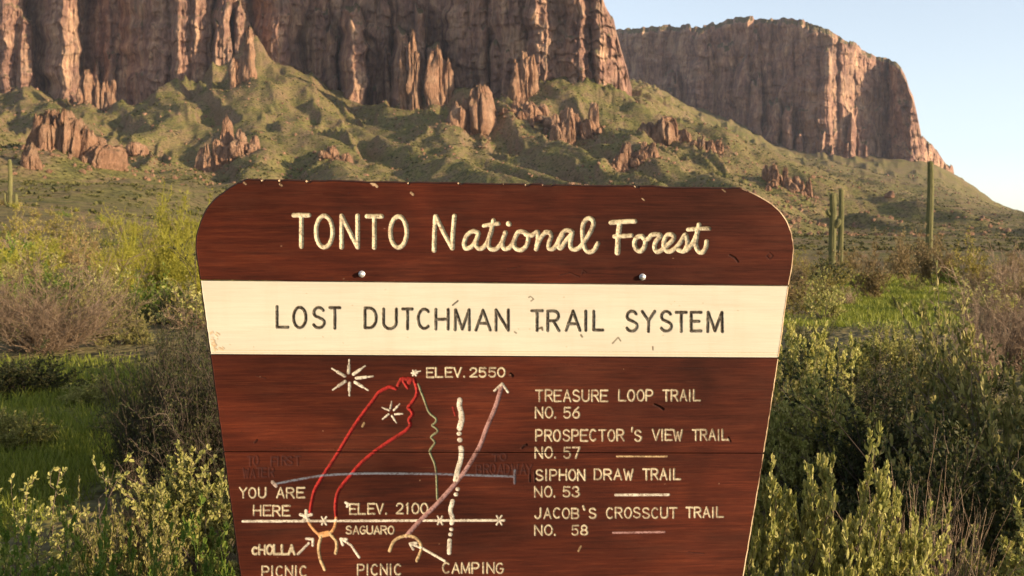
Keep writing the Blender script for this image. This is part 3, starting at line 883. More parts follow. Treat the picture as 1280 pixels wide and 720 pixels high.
# map: trails
RD = 0.0030
st(smooth([(387.5, 640), (390, 625), (394, 611), (404, 594), (421, 568), (444.5, 529.5), (468, 498), (474, 490), (485, 484), (489, 484), (494.5, 485.8)]), 2.1, RED, RD)
st([(497.5, 481.5), (501.5, 474)], 2.2, RED, RD); st([(504.5, 477), (509.5, 484.4)], 2.0, RED, RD); st([(511.5, 478), (514.5, 474), (504, 473.5)], 2.6, RED, RD)
st(smooth([(517, 474), (519, 479), (521.2, 487), (520.6, 494), (515, 503), (510.2, 509.4), (513.5, 513), (515.6, 517.5), (513.2, 521), (511.3, 525), (512.8, 531), (509.5, 536), (503, 541), (487, 551), (468, 564.5), (450, 580), (436.7, 595.6), (426.5, 608), (421, 619), (419.2, 634), (420.4, 648)]), 2.1, RED, RD)
st(smooth([(382.5, 645), (387, 655), (396, 666), (405, 669)]), 1.8, ORANGE, .002); st(smooth([(420.2, 648), (418, 659), (413, 666), (405, 669)]), 1.8, ORANGE, .002)
st([(401, 669), (410, 667)], 3.6, ORANGE, .0022)
st(smooth([(401.5, 670), (398.2, 684), (400.4, 699), (405.8, 712)]), 1.9, TAN, .002); st(smooth([(412, 667), (419, 675), (421, 682), (419.4, 691.5)]), 1.9, TAN, .002)
st(smooth([(522.8, 480), (526, 489), (530, 499), (536, 515), (545, 523.5), (543.5, 528.5), (540.2, 532), (545.4, 535.5), (547, 539.2), (541.5, 543.5), (539, 547), (542.6, 551), (543, 554.5), (537.4, 563), (538.6, 569), (543, 579), (545.4, 592), (546, 607), (546.6, 624)]), 1.3, OLIVE, .0020)
st(smooth([(343.5, 605), (372, 599.5), (406, 594.2), (452, 592), (500, 592), (545.6, 592.5), (590, 594), (643, 595.6)]), 1.4, GREY, .0016, .9); st([(643.5, 588), (643.2, 604)], 1.5, GREY, .0016, .85); st([(340.5, 602.5), (345, 607.5)], 2.2, (.35, .27, .23), .0014)
st([(303.5, 651.6), (630, 650.4)], 1.55, WHITE, .0014)
st(smooth([(508, 670), (522, 654), (549, 626.7), (571, 602), (584.4, 584), (600, 557), (609, 533), (619.5, 508), (627.4, 482)]), 2.7, MAUVE, .0024); st([(618, 488.6), (627.6, 479.5), (635, 490)], 1.4, WHITE, .0016)
st(smooth([(574.8, 500), (574.2, 507), (576, 514)]), 3.1, WHITE, .002); st(smooth([(576.5, 517), (577, 524), (574.6, 535)]), 3.5, WHITE, .002)
for xx, yy, r_ in ((574, 542, 2.7), (574.8, 550, 2.9), (576, 560, 3.2), (572, 611.4, 2.4), (570, 618, 2.4), (564.2, 661.6, 2.2), (563, 668, 2.3)): st([(xx - .3, yy), (xx + .3, yy)], r_, WHITE, .0018)
st(smooth([(577, 562), (576, 574), (572, 588), (569.4, 600)]), 3.1, WHITE, .002); st(smooth([(565.8, 626.5), (563, 638), (565.6, 648), (564.6, 654)]), 2.7, WHITE, .0018); st(smooth([(562, 675.6), (561.4, 691)]), 2.7, WHITE, .0018)
st(smooth([(487, 688.6), (493, 675.8), (506.7, 670), (520, 673), (526.6, 684.6), (521, 701)]), 1.9, TAN, .002)
for cx, cy, r_ in ((382.4, 645.5, 7.2), (405, 651, 5.5), (550, 650.4, 5.8), (624, 650.2, 6.4), (518, 466.2, 3.6)):
    n_ = 5 if cx < 390 else 4
    for k in range(n_ if n_ == 5 else 3):
        a_ = math.radians(-90 + k * (72 if n_ == 5 else 60) + (0 if n_ == 5 else 30))
        st([(cx, cy), (cx + r_ * math.cos(a_), cy + r_ * math.sin(a_))] if n_ == 5 else [(cx - r_ * math.cos(a_), cy - r_ * math.sin(a_)), (cx + r_ * math.cos(a_), cy + r_ * math.sin(a_))], 1.9 if n_ == 5 else 1.15, WHITE, .0012)
st([(520, 465), (525.5, 463.8)], .9, WHITE, .001)
for line, hd in (([(372.4, 692.6), (386, 679)], [(383, 673.4), (391.2, 674), (391, 681.6)]), ([(449, 696.6), (439, 682), (428, 674.4)], [(428.6, 681), (425.6, 673.6), (433.4, 674)]), ([(555.6, 701.2), (530, 686.5), (514, 680)], [(516.4, 686.5), (512.6, 679.4), (520.6, 678.6)])):
    st(line, 1.5, WHITE, .0014); st(hd, 1.6, WHITE, .0014)
st([(432, 628.4), (436, 630.4), (434, 633)], 1.6, WHITE, .001)
for o_, lst in (((400, 445), [((285, 168), (293, 38)), ((335, 182), (450, 100)), ((365, 222), (530, 203)), ((350, 262), (482, 342)), ((295, 270), (293, 396)), ((250, 255), (128, 338)), ((246, 200), (120, 125)),
                              ((705, 522), (716, 455)), ((738, 542), (796, 480)), ((752, 583), (828, 577)), ((720, 600), (764, 668)), ((686, 583), (626, 632)), ((690, 542), (622, 516))]),):
    for a_, b_ in lst:
        P_ = crop(o_[0], o_[1], [a_, b_])
        big = a_[0] < 400
        st([P_[0], ((P_[0][0] * .45 + P_[1][0] * .55), (P_[0][1] * .45 + P_[1][1] * .55))], 1.9 if big else 1.25, WHITE, .0016); st(P_, 1.0 if big else .8, WHITE, .0012)
st([(566, 509), (569, 519)], 1.3, RED, .001, .6); st([(723, 689), (726, 683)], 1.2, TAN, .0008, .6); st([(453, 533), (455, 529)], 1.4, TAN, .001, .6)
# knots, checks and dents in the wood (cut in and coloured dark)
for pl, w, d_ in (([(818, 506), (823, 508), (829, 511.5)], 1.6, .004), ([(652, 560), (655, 557), (658, 556)], 1.5, .003), ([(638, 468), (640, 470)], 2.2, .003), ([(912, 319), (918, 322), (922, 327)], 1.4, .002), ([(962, 316), (966, 320), (962, 324), (958, 320), (962, 316)], .8, .0012), ([(700, 344), (712, 341), (724, 346)], .8, .001), ([(727, 343), (729, 338), (733, 341)], .8, .001), ([(634, 336), (650, 334)], .7, .001), ([(318, 553), (321, 550)], 1.3, .002), ([(320, 470), (332, 473)], .6, .001), ([(860, 690), (880, 692)], .6, .001), ([(910, 547), (913, 552)], 1.2, .002), ([(668, 590), (668.5, 602)], 1.5, .002), ([(662, 594), (662, 602)], 1.2, .002), ([(340, 560), (610, 564)], .35, .0008), ([(700, 455), (900, 461)], .3, .0006), ([(420, 545), (560, 548)], .3, .0006)):
    st(pl, w, (.02, .008, .006), d_, .75)
# chipped paint
for cx, cy, r_ in ((466, 229.5, 2.2), (470, 232, 1.6), (515, 242, 1.5), (351, 231, 1.2), (804, 249, .8), (905, 238, .9), (306, 229, 1.0)):
    st([(cx - 1.2, cy - 1), (cx + 1.2, cy + 1.2)], r_, (.48, .33, .20), .0012, .85)
_rg = random.Random(4)
for k in range(16):                                    # flaking lower left corner of the band
    cx, cy = 263 + _rg.random() * 16, 414 + _rg.random() * 24
    st([(cx, cy), (cx + _rg.uniform(-4, 4), cy + _rg.uniform(-3, 3))], _rg.uniform(.7, 1.8), (.42, .26, .13), .0008, .6)
for k in range(46):                                    # small bare specks on the brown paint
    cx, cy = 300 + _rg.random() * 620, 240 + _rg.random() * 470
    if not (350 < cy < 450): st([(cx, cy), (cx + _rg.uniform(-1.6, 1.6), cy + _rg.uniform(-.5, .5))], _rg.uniform(.3, .7), (.35, .2, .12) if k % 2 else (.03, .012, .01), .0005, .7)
for k in range(30):
    cx, cy = 275 + _rg.random() * 690, 360 + _rg.random() * 74
    st([(cx, cy), (cx + _rg.uniform(-1.5, 1.5), cy + _rg.uniform(-.6, .6))], _rg.uniform(.25, .55), (.33, .24, .13), .0004, .6)


def mat_board(name, kind):
    n = NT(name)
    v = n.coord('Object', (1.2, 1.2, 26))
    v2 = n.coord('Object', (.7, .7, 5))
    v3 = n.coord('Object', (1, 1, 1))
    g = n.noise(v, 5.0, 10, 0.78, 0.25)
    g2 = n.noise(v2, 2.2, 5, 0.6, 1.2)
    sp_ = n.noise(v3, 55, 4, 0.7)
    if kind == 'brown':
        c = n.ramp(g, [(0.30, (0.020, 0.0042, 0.0021)), (0.50, (0.046, 0.0082, 0.0033)), (0.70, (0.080, 0.0165, 0.0056))])
        c = n.mix(0.6, c, n.ramp(g2, [(0.30, 0.6), (0.50, 1.0), (0.70, 1.4)]), 'MULTIPLY')
        big_ = n.noise(n.coord('Object', (1.0, 1.0, 1.8)), 1.6, 4, 0.6, .5)
        c = n.mix(1.0, c, n.ramp(big_, [(0.34, 0.55), (0.52, 1.0), (0.66, 1.45)]), 'MULTIPLY')
        pale = n.noise(n.coord('Object', (2.2, 2.2, 46)), 2.6, 6, 0.75)
        c = n.mix(n.ramp(pale, [(0.60, 0.0), (0.80, 0.40)]), c, (0.115, 0.042, 0.020))
        c = n.mix(n.ramp(sp_, [(0.66, 0.0), (0.74, 0.5)]), c, (0.022, 0.009, 0.007))
        fade = n.noise(n.coord('Object', (1.0, 1.0, 2.5)), 2.7, 6, 0.7)
        c = n.mix(n.ramp(fade, [(0.50, 0.0), (0.74, 0.22)]), c, (0.095, 0.034, 0.019))
        rough, spec = n.ramp(g, [(.3, .82), (.7, .70)]), 0.12
    else:
        c = n.ramp(g, [(0.28, (0.465, 0.405, 0.310)), (0.5, (0.50, 0.445, 0.350)), (0.72, (0.525, 0.475, 0.38))])
        c = n.mix(0.5, c, n.ramp(g2, [(0.3, 0.86), (0.6, 1.04)]), 'MULTIPLY')
        c = n.mix(n.ramp(sp_, [(0.68, 0.0), (0.80, 0.35)]), c, (0.42, 0.31, 0.18))
        run = n.noise(n.coord('Object', (11, 11, 1.1)), 1.3, 4, 0.6)
        c = n.mix(n.ramp(run, [(0.52, 0.0), (0.80, 0.24)]), c, (0.34, 0.265, 0.165))
        rough, spec = 0.7, 0.2
    at = n.n('ShaderNodeAttribute', attribute_name='paint')
    wear = n.noise(v3, 150, 4, 0.7)
    wear2 = n.noise(v3, 30, 3, 0.6)
    keep = n.math('MULTIPLY', n.ramp(wear, [(0.34, 0.35 if kind == 'brown' else .8), (0.52, 1.0)]), n.ramp(wear2, [(0.32, 0.55 if kind == 'brown' else .85), (0.55, 1.0)]))
    pc = n.mix(0.5, at.outputs['Color'], n.ramp(wear, [(0.3, 0.72), (0.7, 1.12)]), 'MULTIPLY')
    c = n.mix(n.math('MULTIPLY', at.outputs['Alpha'], keep), c, pc)
    n.bump(n.math('ADD', g, n.math('MULTIPLY', sp_, .25)), 0.35, 0.0016)
    return n.fin(c, rough, spec)


M_BROWN = mat_board('brown_stain', 'brown'); M_CREAM = mat_board('cream_paint', 'cream')


def mat_edge():
    n = NT('worn_board_edge')
    v = n.coord('Object', (1, 1, 1))
    a = n.noise(v, 14, 6, 0.7); b = n.noise(v, 90, 4, .7)
    c = n.ramp(a, [(0.36, (0.075, 0.026, 0.014)), (0.50, (0.36, 0.24, 0.14)), (0.62, (0.52, 0.38, 0.24))])
    c = n.mix(.5, c, n.ramp(b, [(.3, .6), (.7, 1.2)]), 'MULTIPLY')
    return n.fin(c, .85, .2)


M_EDGE = mat_edge()
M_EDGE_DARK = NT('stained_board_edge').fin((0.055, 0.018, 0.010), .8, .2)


def v_of(u, py):
    """board row coordinate (height on the centre line) of a pixel"""
    v = py
    for _ in range(3): v = py - np.interp(v, SLOPE[:, 0], SLOPE[:, 1]) * (u - 620)
    return v


def board(name, v0, v1, mat, parent, step, top_edge=False, bot_edge=False):
    rows = np.arange(v0 + (1.4 if top_edge else .35), v1 - .35, step)
    if v1 > 722:
        rows = np.concatenate([rows[rows < 722], np.arange(722, v1 - 2, 6.0), [v1 - 2.0]])
    nc = int(742 / step)
    L = np.interp(rows, LEFT[:, 0], LEFT[:, 1]) + (fbm(rows / 7, rows * 0, 5, 3) - .5) * .8
    Rr = np.interp(rows, RIGHT[:, 0], RIGHT[:, 1]) + (fbm(rows / 7, rows * 0 + 9, 6, 3) - .5) * .8
    s = np.linspace(0, 1, nc)
    ch = 2.0
    U = (L[:, None] + ch) * (1 - s) + (Rr[:, None] - ch) * s
    V = np.repeat(rows[:, None], nc, 1)
    if top_edge:                                            # nicked upper edge
        nick = (fbm(U / 22, U * 0, 91, 4) - .5) * 2.0 + 1.8 * sstep(.86, .93, vnoise(U / 7, U * 0, 95))
        V = V + nick * sstep(v0 + 26, v0, V)
    PY = V + np.interp(V, SLOPE[:, 0], SLOPE[:, 1]) * (U - 620)
    depth = np.zeros(U.shape)
    pc = np.zeros(U.shape + (4,), np.float32)
    for pts, hw, colr, dp, cov in STROKES:
        a, b = pts.min(0) - hw - 1.5, pts.max(0) + hw + 1.5
        va, vb = a[1] - 9, b[1] + 9
        r0, r1 = np.searchsorted(rows, [va, vb])
        if r1 <= r0: continue
        c0 = int(max(0, (a[0] - L[r0:r1].max() - 6) / 760 * nc - 30)); c1 = int(min(nc, (b[0] - L[r0:r1].min() + 6) / 590 * nc + 6))
        u_, p_ = U[r0:r1, c0:c1], PY[r0:r1, c0:c1]
        msk = (u_ > a[0]) & (u_ < b[0]) & (p_ > a[1]) & (p_ < b[1])
        if not msk.any(): continue
        uu, pp = u_[msk], p_[msk]
        dd = np.full(uu.shape, 1e9)
        for i in range(len(pts) - 1):
            ex, ey = pts[i + 1] - pts[i]
            q = max(ex * ex + ey * ey, 1e-9)
            t = np.clip(((uu - pts[i, 0]) * ex + (pp - pts[i, 1]) * ey) / q, 0, 1)
            dd = np.minimum(dd, np.hypot(uu - pts[i, 0] - t * ex, pp - pts[i, 1] - t * ey))
        dd = dd + (fbm(uu / 2.2, pp / 2.2, 17, 2) - .5) * .5
        al = np.clip((hw - dd) / .9 + .5, 0, 1) * cov
        cut = dp * np.sqrt(np.clip(1 - (dd / hw) ** 2, 0, 1))
        sub = depth[r0:r1, c0:c1]; sub[msk] = np.maximum(sub[msk], cut)
        ps = pc[r0:r1, c0:c1]; old = ps[msk]
        new = old.copy()
        new[:, :3] = np.where(al[:, None] > 0.02, old[:, :3] * (1 - al[:, None]) * (old[:, 3:] > 0) + np.array(colr) * np.where(old[:, 3:] > 0, al[:, None], 1), old[:, :3])
        new[:, 3] = 1 - (1 - old[:, 3]) * (1 - al)
        ps[msk] = new
    # eased arrises where boards meet
    depth = depth + 0.0015 * (np.clip(1 - (V - v0) / 1.6, 0, 1) ** 2 + np.clip(1 - (v1 - V) / 1.6, 0, 1) ** 2)
    depth = depth + (fbm(U / 160, PY / 30, 33, 3) - .5) * .0016
    P = on_sign(U, PY) - SN * depth[..., None] - SIGN_LOC
    nr = len(rows)
    cos_ = [P.reshape(-1, 3)]
    quads = [grid_quads(nr, nc)]
    # loop round the front, then the chamfer and the sides
    def idx(r, c): return r * nc + c
    loop = [idx(0, c) for c in range(nc)] + [idx(r, nc - 1) for r in range(1, nr)] + [idx(nr - 1, c) for c in range(nc - 2, -1, -1)] + [idx(r, 0) for r in range(nr - 2, 0, -1)]
    Uf, Vf, Pf = U.ravel()[loop], V.ravel()[loop], PY.ravel()[loop]
    nl = len(loop)
    # outward direction in the picture plane
    du = np.roll(Uf, -1) - np.roll(Uf, 1); dv = np.roll(Pf, -1) - np.roll(Pf, 1)
    ln = np.hypot(du, dv) + 1e-9
    ou, ov = dv / ln, -du / ln
    inner = np.zeros(nl, bool)
    inner[:nc] = not top_edge
    inner[nc + nr - 2: nc + nr - 2 + nc] = not bot_edge
    sc = np.where(inner, .15, 1.9)
    ring1 = on_sign(Uf + ou * sc, Pf + ov * sc) - SN * 0.004 - SIGN_LOC
    ring2 = on_sign(Uf + ou * sc, Pf + ov * sc) - SN * 0.040 - SIGN_LOC
    base = nr * nc
    cos_ += [ring1, ring2]
    k = np.arange(nl); k2 = (k + 1) % nl
    la = np.array(loop)
    q1 = np.stack([la[k], base + k, base + k2, la[k2]], -1)[:, ::-1]
    q2 = np.stack([base + k, base + nl + k, base + nl + k2, base + k2], -1)[:, ::-1]
    # back: pair left and right points of each row
    rt = nc - 1 + np.arange(nr); lf = np.concatenate([[0], nl - np.arange(1, nr)])
    q3 = np.stack([base + nl + rt[:-1], base + nl + lf[:-1], base + nl + lf[1:], base + nl + rt[1:]], -1)[:, ::-1]
    quads += [q1, q2, q3]
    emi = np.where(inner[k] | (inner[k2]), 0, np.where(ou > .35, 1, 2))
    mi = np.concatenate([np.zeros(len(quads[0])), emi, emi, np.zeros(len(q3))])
    me = fast_mesh(name, np.concatenate(cos_), quads=np.concatenate(quads), mat_idx=mi)
    nv = len(me.vertices)
    att = me.color_attributes.new('paint', 'FLOAT_COLOR', 'POINT')
    full = np.zeros((nv, 4), np.float32); full[:nr * nc] = pc.reshape(-1, 4)
    att.data.foreach_set('color', full.ravel())
    return link(name, me, [mat, M_EDGE, M_EDGE_DARK], parent)


sign = bpy.data.objects.new('trail_sign', None)
COL.objects.link(sign)
sign.location = SIGN_LOC
tag(sign, 'brown wooden trail sign with routed lettering, cream title band and painted trail map', 'trail sign')
board('header_board', 229.2, 354.0, M_BROWN, sign, .7, top_edge=True)
board('title_board', 354.0, 445.6, M_CREAM, sign, .7)
board('map_board', 445.6, 565.8, M_BROWN, sign, .7)
board('map_board', 565.8, 858, M_BROWN, sign, .7, bot_edge=True)


def lathe(prof, n=20):
    co = []; quads = []
    for r, z in prof:
        for k in range(n):
            a = 2 * math.pi * k / n
            co.append((r * math.cos(a), r * math.sin(a), z))
    for i in range(len(prof) - 1):
        for k in range(n):
            quads.append((i * n + k, i * n + (k + 1) % n, (i + 1) * n + (k + 1) % n, (i + 1) * n + k))
    return np.array(co), np.array(quads)


def mat_metal():
    n = NT('galvanised_bolt')
    a = n.noise(n.coord('Object'), 160, 4, .7)
    n.bsdf.inputs['Metallic'].default_value = .55
    return n.fin(n.ramp(a, [(.3, (.42, .40, .42)), (.7, (.72, .70, .70))]), .42, .5)


M_METAL = mat_metal()
for bx, by in ((452.3, 342.6), (803, 346.2)):
    co, q = lathe([(0.0125, 0), (0.0125, .0018), (.0118, .0022), (.0098, .0024), (.0095, .0075), (.0085, .0105), (.006, .0125), (.003, .0134), (.0001, .0137)])
    P = on_sign(np.array(bx), np.array(by)) - SIGN_LOC
    me = fast_mesh('bolt', co, quads=q)
    o = link('bolt', me, M_METAL, sign, P + SN * 0.0005)
    o.scale = (.66, .66, .9)
    o.rotation_euler = Vector(SN).to_track_quat('Z', 'Y').to_euler()


def mat_post():
    n = NT('weathered_post')
    g = n.noise(n.coord('Object', (9, 9, 1)), 5, 7, .7)
    return n.fin(n.ramp(g, [(.3, (.05, .022, .014)), (.7, (.15, .085, .05))]), .85, .2)


M_POST = mat_post()
for bx in (385.0, 850.0):
    c = on_sign(np.array(bx), np.array(400.0)) - SN * .088
    bm = bmesh.new()
    bmesh.ops.create_cube(bm, size=1)
    bmesh.ops.scale(bm, vec=(.14, .09, 2.02), verts=bm.verts)
    bmesh.ops.bevel(bm, geom=bm.edges[:], offset=.006, segments=2, affect='EDGES')
    me = bpy.data.meshes.new('post'); bm.to_mesh(me); bm.free()
    o = link('post', me, M_POST, sign, Vector((c[0], c[1], .71)) - Vector(SIGN_LOC))
    o.rotation_euler = (0, 0, SIGN_YAW)
# ------------------------------------------------------------------ plants
def mat_leaf(name, cols, trans=.35, rough=.6, spec=.25):
    n = NT(name)
    geo = n.n('ShaderNodeNewGeometry'); oi = n.n('ShaderNodeObjectInfo')
    c = n.ramp(geo.outputs['Random Per Island'], [(i / max(len(cols) - 1, 1), c) for i, c in enumerate(cols)])
    k = n.math('ADD', n.math('MULTIPLY', oi.outputs['Random'], .45), .78)
    cc = n.n('ShaderNodeCombineColor')
    for i in range(3): n.l(k, cc.inputs[i])
    c = n.mix(1.0, c, cc.outputs[0], 'MULTIPLY')
    n.fin(c, rough, spec)
    if trans:
        tr = n.n('ShaderNodeBsdfTranslucent'); mx = n.n('ShaderNodeMixShader')
        n.l(c, tr.inputs['Color']); mx.inputs[0].default_value = trans
        out = n.t.nodes['Material Output']
        n.l(n.bsdf.outputs[0], mx.inputs[1]); n.l(tr.outputs[0], mx.inputs[2]); n.l(mx.outputs[0], out.inputs[0])
    return n.m


ML_BRITTLE = mat_leaf('brittlebush_leaf', [(.20, .205, .046), (.36, .34, .090), (.52, .455, .165), (.31, .31, .07)])
ML_OLIVE = mat_leaf('olive_leaf', [(.11, .115, .03), (.23, .205, .06), (.36, .30, .11)])
ML_DARK = mat_leaf('dark_leaf', [(.030, .042, .013), (.060, .066, .020), (.10, .085, .03)])
ML_GREEN = mat_leaf('fresh_leaf', [(.065, .115, .014), (.12, .17, .022), (.19, .20, .04)])
ML_PALO = mat_leaf('palo_verde_twig', [(.23, .22, .025), (.32, .28, .04), (.27, .26, .03)], .3)
ML_GOLD = mat_leaf('golden_leaf', [(.24, .20, .045), (.36, .28, .07), (.22, .20, .04)])
ML_DRY = mat_leaf('dry_twig', [(.16, .100, .065), (.27, .180, .115), (.37, .26, .165)], .1)
ML_RUST = mat_leaf('rusty_twig', [(.16, .105, .045), (.28, .185, .08), (.21, .165, .06)], .15)
ML_BARK = mat_leaf('bark', [(.10, .070, .050), (.16, .115, .085), (.21, .155, .115)], 0, .9, .1)
ML_BLACK = mat_leaf('dark_bark', [(.035, .026, .020), (.065, .048, .036), (.10, .075, .055)], 0, .9, .1)
ML_GRASS = mat_leaf('spring_grass', [(.10, .12, .014), (.17, .19, .022), (.25, .245, .04)], .35)


def unit(v): return v / (np.linalg.norm(v, axis=-1, keepdims=True) + 1e-9)


def grow(rng, base, dirs, lens, npt, droop, wob):
    """polylines: (n, npt, 3)"""
    n = len(base)
    t = np.linspace(0, 1, npt)[None, :, None]
    side = rng.normal(size=(n, 1, 3)) * wob
    p = base[:, None, :] + dirs[:, None, :] * lens[:, None, None] * t + side * lens[:, None, None] * (t ** 2)
    p = p + rng.normal(size=(n, npt, 3)) * wob * .22 * lens[:, None, None] * np.minimum(t * 3, 1)
    p[..., 2] += (droop * lens)[:, None] * (t[..., 0] ** 2)
    return p


def tubes(pl, r0, r1, sides=3):
    n, k, _ = pl.shape
    d = unit(np.diff(pl, axis=1)); d = np.concatenate([d, d[:, -1:]], 1)
    ref = np.where(np.abs(d[..., 2:3]) > .9, np.array([1., 0, 0]), np.array([0, 0, 1.]))
    a = unit(np.cross(d, ref)); b = np.cross(d, a)
    rr = (r0[:, None] * (1 - np.linspace(0, 1, k)) + r1[:, None] * np.linspace(0, 1, k))[..., None]
    rings = []
    for s in range(sides):
        w = 2 * math.pi * s / sides
        rings.append(pl + (a * math.cos(w) + b * math.sin(w)) * rr)
    co = np.stack(rings, 2)                      # n, k, sides, 3
    i = (np.arange(n)[:, None, None] * k + np.arange(k - 1)[None, :, None]) * sides
    s = np.arange(sides)[None, None, :]; s2 = (s + 1) % sides
    q = np.stack([i + s, i + s2, i + sides + s2, i + sides + s], -1).reshape(-1, 4)
    return co.reshape(-1, 3), q


def leaf_quads(rng, pos, axis, L, W, fold=.25):
    """folded lens shaped leaves: six vertices, two quads"""
    n = len(pos)
    ax = unit(axis)
    r = rng.normal(size=(n, 3)); sd = unit(np.cross(ax, r)); up = np.cross(sd, ax)
    L = L[:, None]; W = W[:, None]
    tip = pos + ax * L + up * L * rng.uniform(-.25, .15, (n, 1))
    m1 = pos + ax * L * .35; m2 = pos + ax * L * .72
    v = np.stack([pos, m1 + sd * W * .5 + up * W * fold, m2 + sd * W * .42 + up * W * fold, tip, m2 - sd * W * .42 + up * W * fold, m1 - sd * W * .5 + up * W * fold], 1)
    i = np.arange(n)[:, None] * 6
    q = np.concatenate([i + np.array([[0, 1, 2, 3]]), i + np.array([[0, 3, 4, 5]])], 0)
    return v.reshape(-1, 3), q


def shrub_parts(seed, stems=40, twigs=7, sub=0, leaves=8, leaf=(.055, .022), spread=1.25, droop=.15, wob=.16, stem_r=.008, twig_r=.004, up_bias=.25, shell=.55, far=False, hvar=.25, base_r=.06, stem_len=(.62, 1.0), twig_len=.42, clump=False):
    """stems, twigs and leaves of a bush one unit wide and one unit high; returns (wood co, quads), (leaf co, quads)"""
    rng = np.random.default_rng(seed)
    th = rng.uniform(0, 2 * np.pi, stems)
    inc = np.arccos(1 - rng.uniform(0, 1, stems) * (1 - math.cos(spread)))
    d = np.stack([np.sin(inc) * np.cos(th), np.sin(inc) * np.sin(th), np.cos(inc)], -1)
    lens = rng.uniform(*stem_len, stems) * (1 + rng.normal(size=stems) * hvar * .3)
    # uneven outline: lobes of longer and shorter growth
    lob = 1 + hvar * np.sin(th * 2 + rng.uniform(0, 6)) * .5 + hvar * np.sin(th * 5 + rng.uniform(0, 6)) * .4
    lens = lens * lob * np.where(True, .5 * (1 + np.cos(inc)) * 1.0 + .5 * (1 - np.cos(inc)) * .62, 1)
    base = np.stack([np.cos(th) * base_r * rng.uniform(0, 1, stems), np.sin(th) * base_r * rng.uniform(0, 1, stems), np.full(stems, -.03)], -1)
    P = grow(rng, base, d, lens, 6 if not far else 4, np.full(stems, droop), wob)
    wood = [tubes(P, np.full(stems, stem_r), np.full(stems, stem_r * .4))]
    K = P.shape[1]
    # twigs
    nt = stems * twigs
    si = np.repeat(np.arange(stems), twigs)
    t = rng.uniform(1 - shell, 1.0, nt) * (K - 1)
    i0 = np.minimum(t.astype(int), K - 2); f = (t - i0)[:, None]
    tb = P[si, i0] * (1 - f) + P[si, i0 + 1] * f
    sd = unit(P[si, i0 + 1] - P[si, i0])
    td = unit(sd * .8 + rng.normal(size=(nt, 3)) * .55 + np.array([0, 0, up_bias]))
    tl = rng.uniform(.35, 1.0, nt) * twig_len * lens[si] * .8
    Tp = grow(rng, tb, td, tl, 4 if not far else 3, np.full(nt, .12), wob * 1.2)
    wood.append(tubes(Tp, np.full(nt, twig_r), np.full(nt, twig_r * .45)))
    src = Tp
    if sub:
        ns = nt * sub
        si2 = np.repeat(np.arange(nt), sub)
        k2 = Tp.shape[1]
        t = rng.uniform(.15, 1.0, ns) * (k2 - 1)
        i0 = np.minimum(t.astype(int), k2 - 2); f = (t - i0)[:, None]
        sb = Tp[si2, i0] * (1 - f) + Tp[si2, i0 + 1] * f
        sdir = unit(unit(Tp[si2, i0 + 1] - Tp[si2, i0]) * .7 + rng.normal(size=(ns, 3)) * .6 + np.array([0, 0, up_bias]))
        sl = rng.uniform(.3, 1.0, ns) * twig_len * .42
        Sp = grow(rng, sb, sdir, sl, 3, np.full(ns, .1), wob * 1.3)
        wood.append(tubes(Sp, np.full(ns, twig_r * .6), np.full(ns, twig_r * .3)))
        src = Sp
    lf = None
    if leaves:
        n = len(src); k2 = src.shape[1]
        nl = n * leaves
        si3 = np.repeat(np.arange(n), leaves)
        t = (1 - rng.uniform(0, 1, nl) ** (2.0 if clump else 1.1) * .9) * (k2 - 1)
        i0 = np.minimum(t.astype(int), k2 - 2); f = (t - i0)[:, None]
        lp = src[si3, i0] * (1 - f) + src[si3, i0 + 1] * f
        ld = unit(unit(src[si3, i0 + 1] - src[si3, i0]) * .6 + rng.normal(size=(nl, 3)) * .65 + np.array([0, 0, .35]))
        L = rng.uniform(.55, 1.15, nl) * leaf[0]; W = rng.uniform(.7, 1.2, nl) * leaf[1]
        if far:
            r = rng.normal(size=(nl, 3)); sdv = unit(np.cross(ld, r))
            a = lp; b = lp + ld * L[:, None]
            v = np.stack([a, (a + b) / 2 + sdv * W[:, None] * .5, b, (a + b) / 2 - sdv * W[:, None] * .5], 1).reshape(-1, 3)
            lf = (v, np.arange(nl * 4).reshape(-1, 4))
        else:
            lf = leaf_quads(rng, lp, ld, L, W)
    co = np.concatenate([w[0] for w in wood]); off = np.cumsum([0] + [len(w[0]) for w in wood])[:-1]
    q = np.concatenate([w[1] + o for w, o in zip(wood, off)])
    # normalise to one unit wide and high
    allc = co if lf is None else np.concatenate([co, lf[0]])
    hx = np.percentile(np.abs(allc[:, :2]), 98.5); hz = np.percentile(allc[:, 2], 99.0)
    k = np.array([.5 / hx, .5 / hx, 1 / hz])
    co = co * k
    if lf is not None:
        c = lf[0]; kk = np.array([.5 / hx, .5 / hx, 1 / hz]); lf = (c * kk, lf[1])
    return (co, q), lf


PROTO = {}


def proto(key, wood_mat, leaf_mat, part_leaf='foliage', merged=False, **kw):
    """meshes of one bush; merged = a single mesh for bushes too far off to show their parts"""
    (wc, wq), lf = shrub_parts(**kw)
    if merged:
        if lf is not None:
            co = np.concatenate([wc, lf[0]]); q = np.concatenate([wq, lf[1] + len(wc)])
            mi = np.concatenate([np.zeros(len(wq)), np.ones(len(lf[1]))])
        else: co, q, mi = wc, wq, np.zeros(len(wq))
        PROTO[key] = ('one', fast_mesh(key, co, quads=q, mat_idx=mi, smooth=False), [wood_mat, leaf_mat])
    else:
        w = fast_mesh('branches', wc, quads=wq)
        l = fast_mesh(part_leaf, lf[0], quads=lf[1], smooth=False) if lf is not None else None
        PROTO[key] = ('two', w, l, wood_mat, leaf_mat, part_leaf)


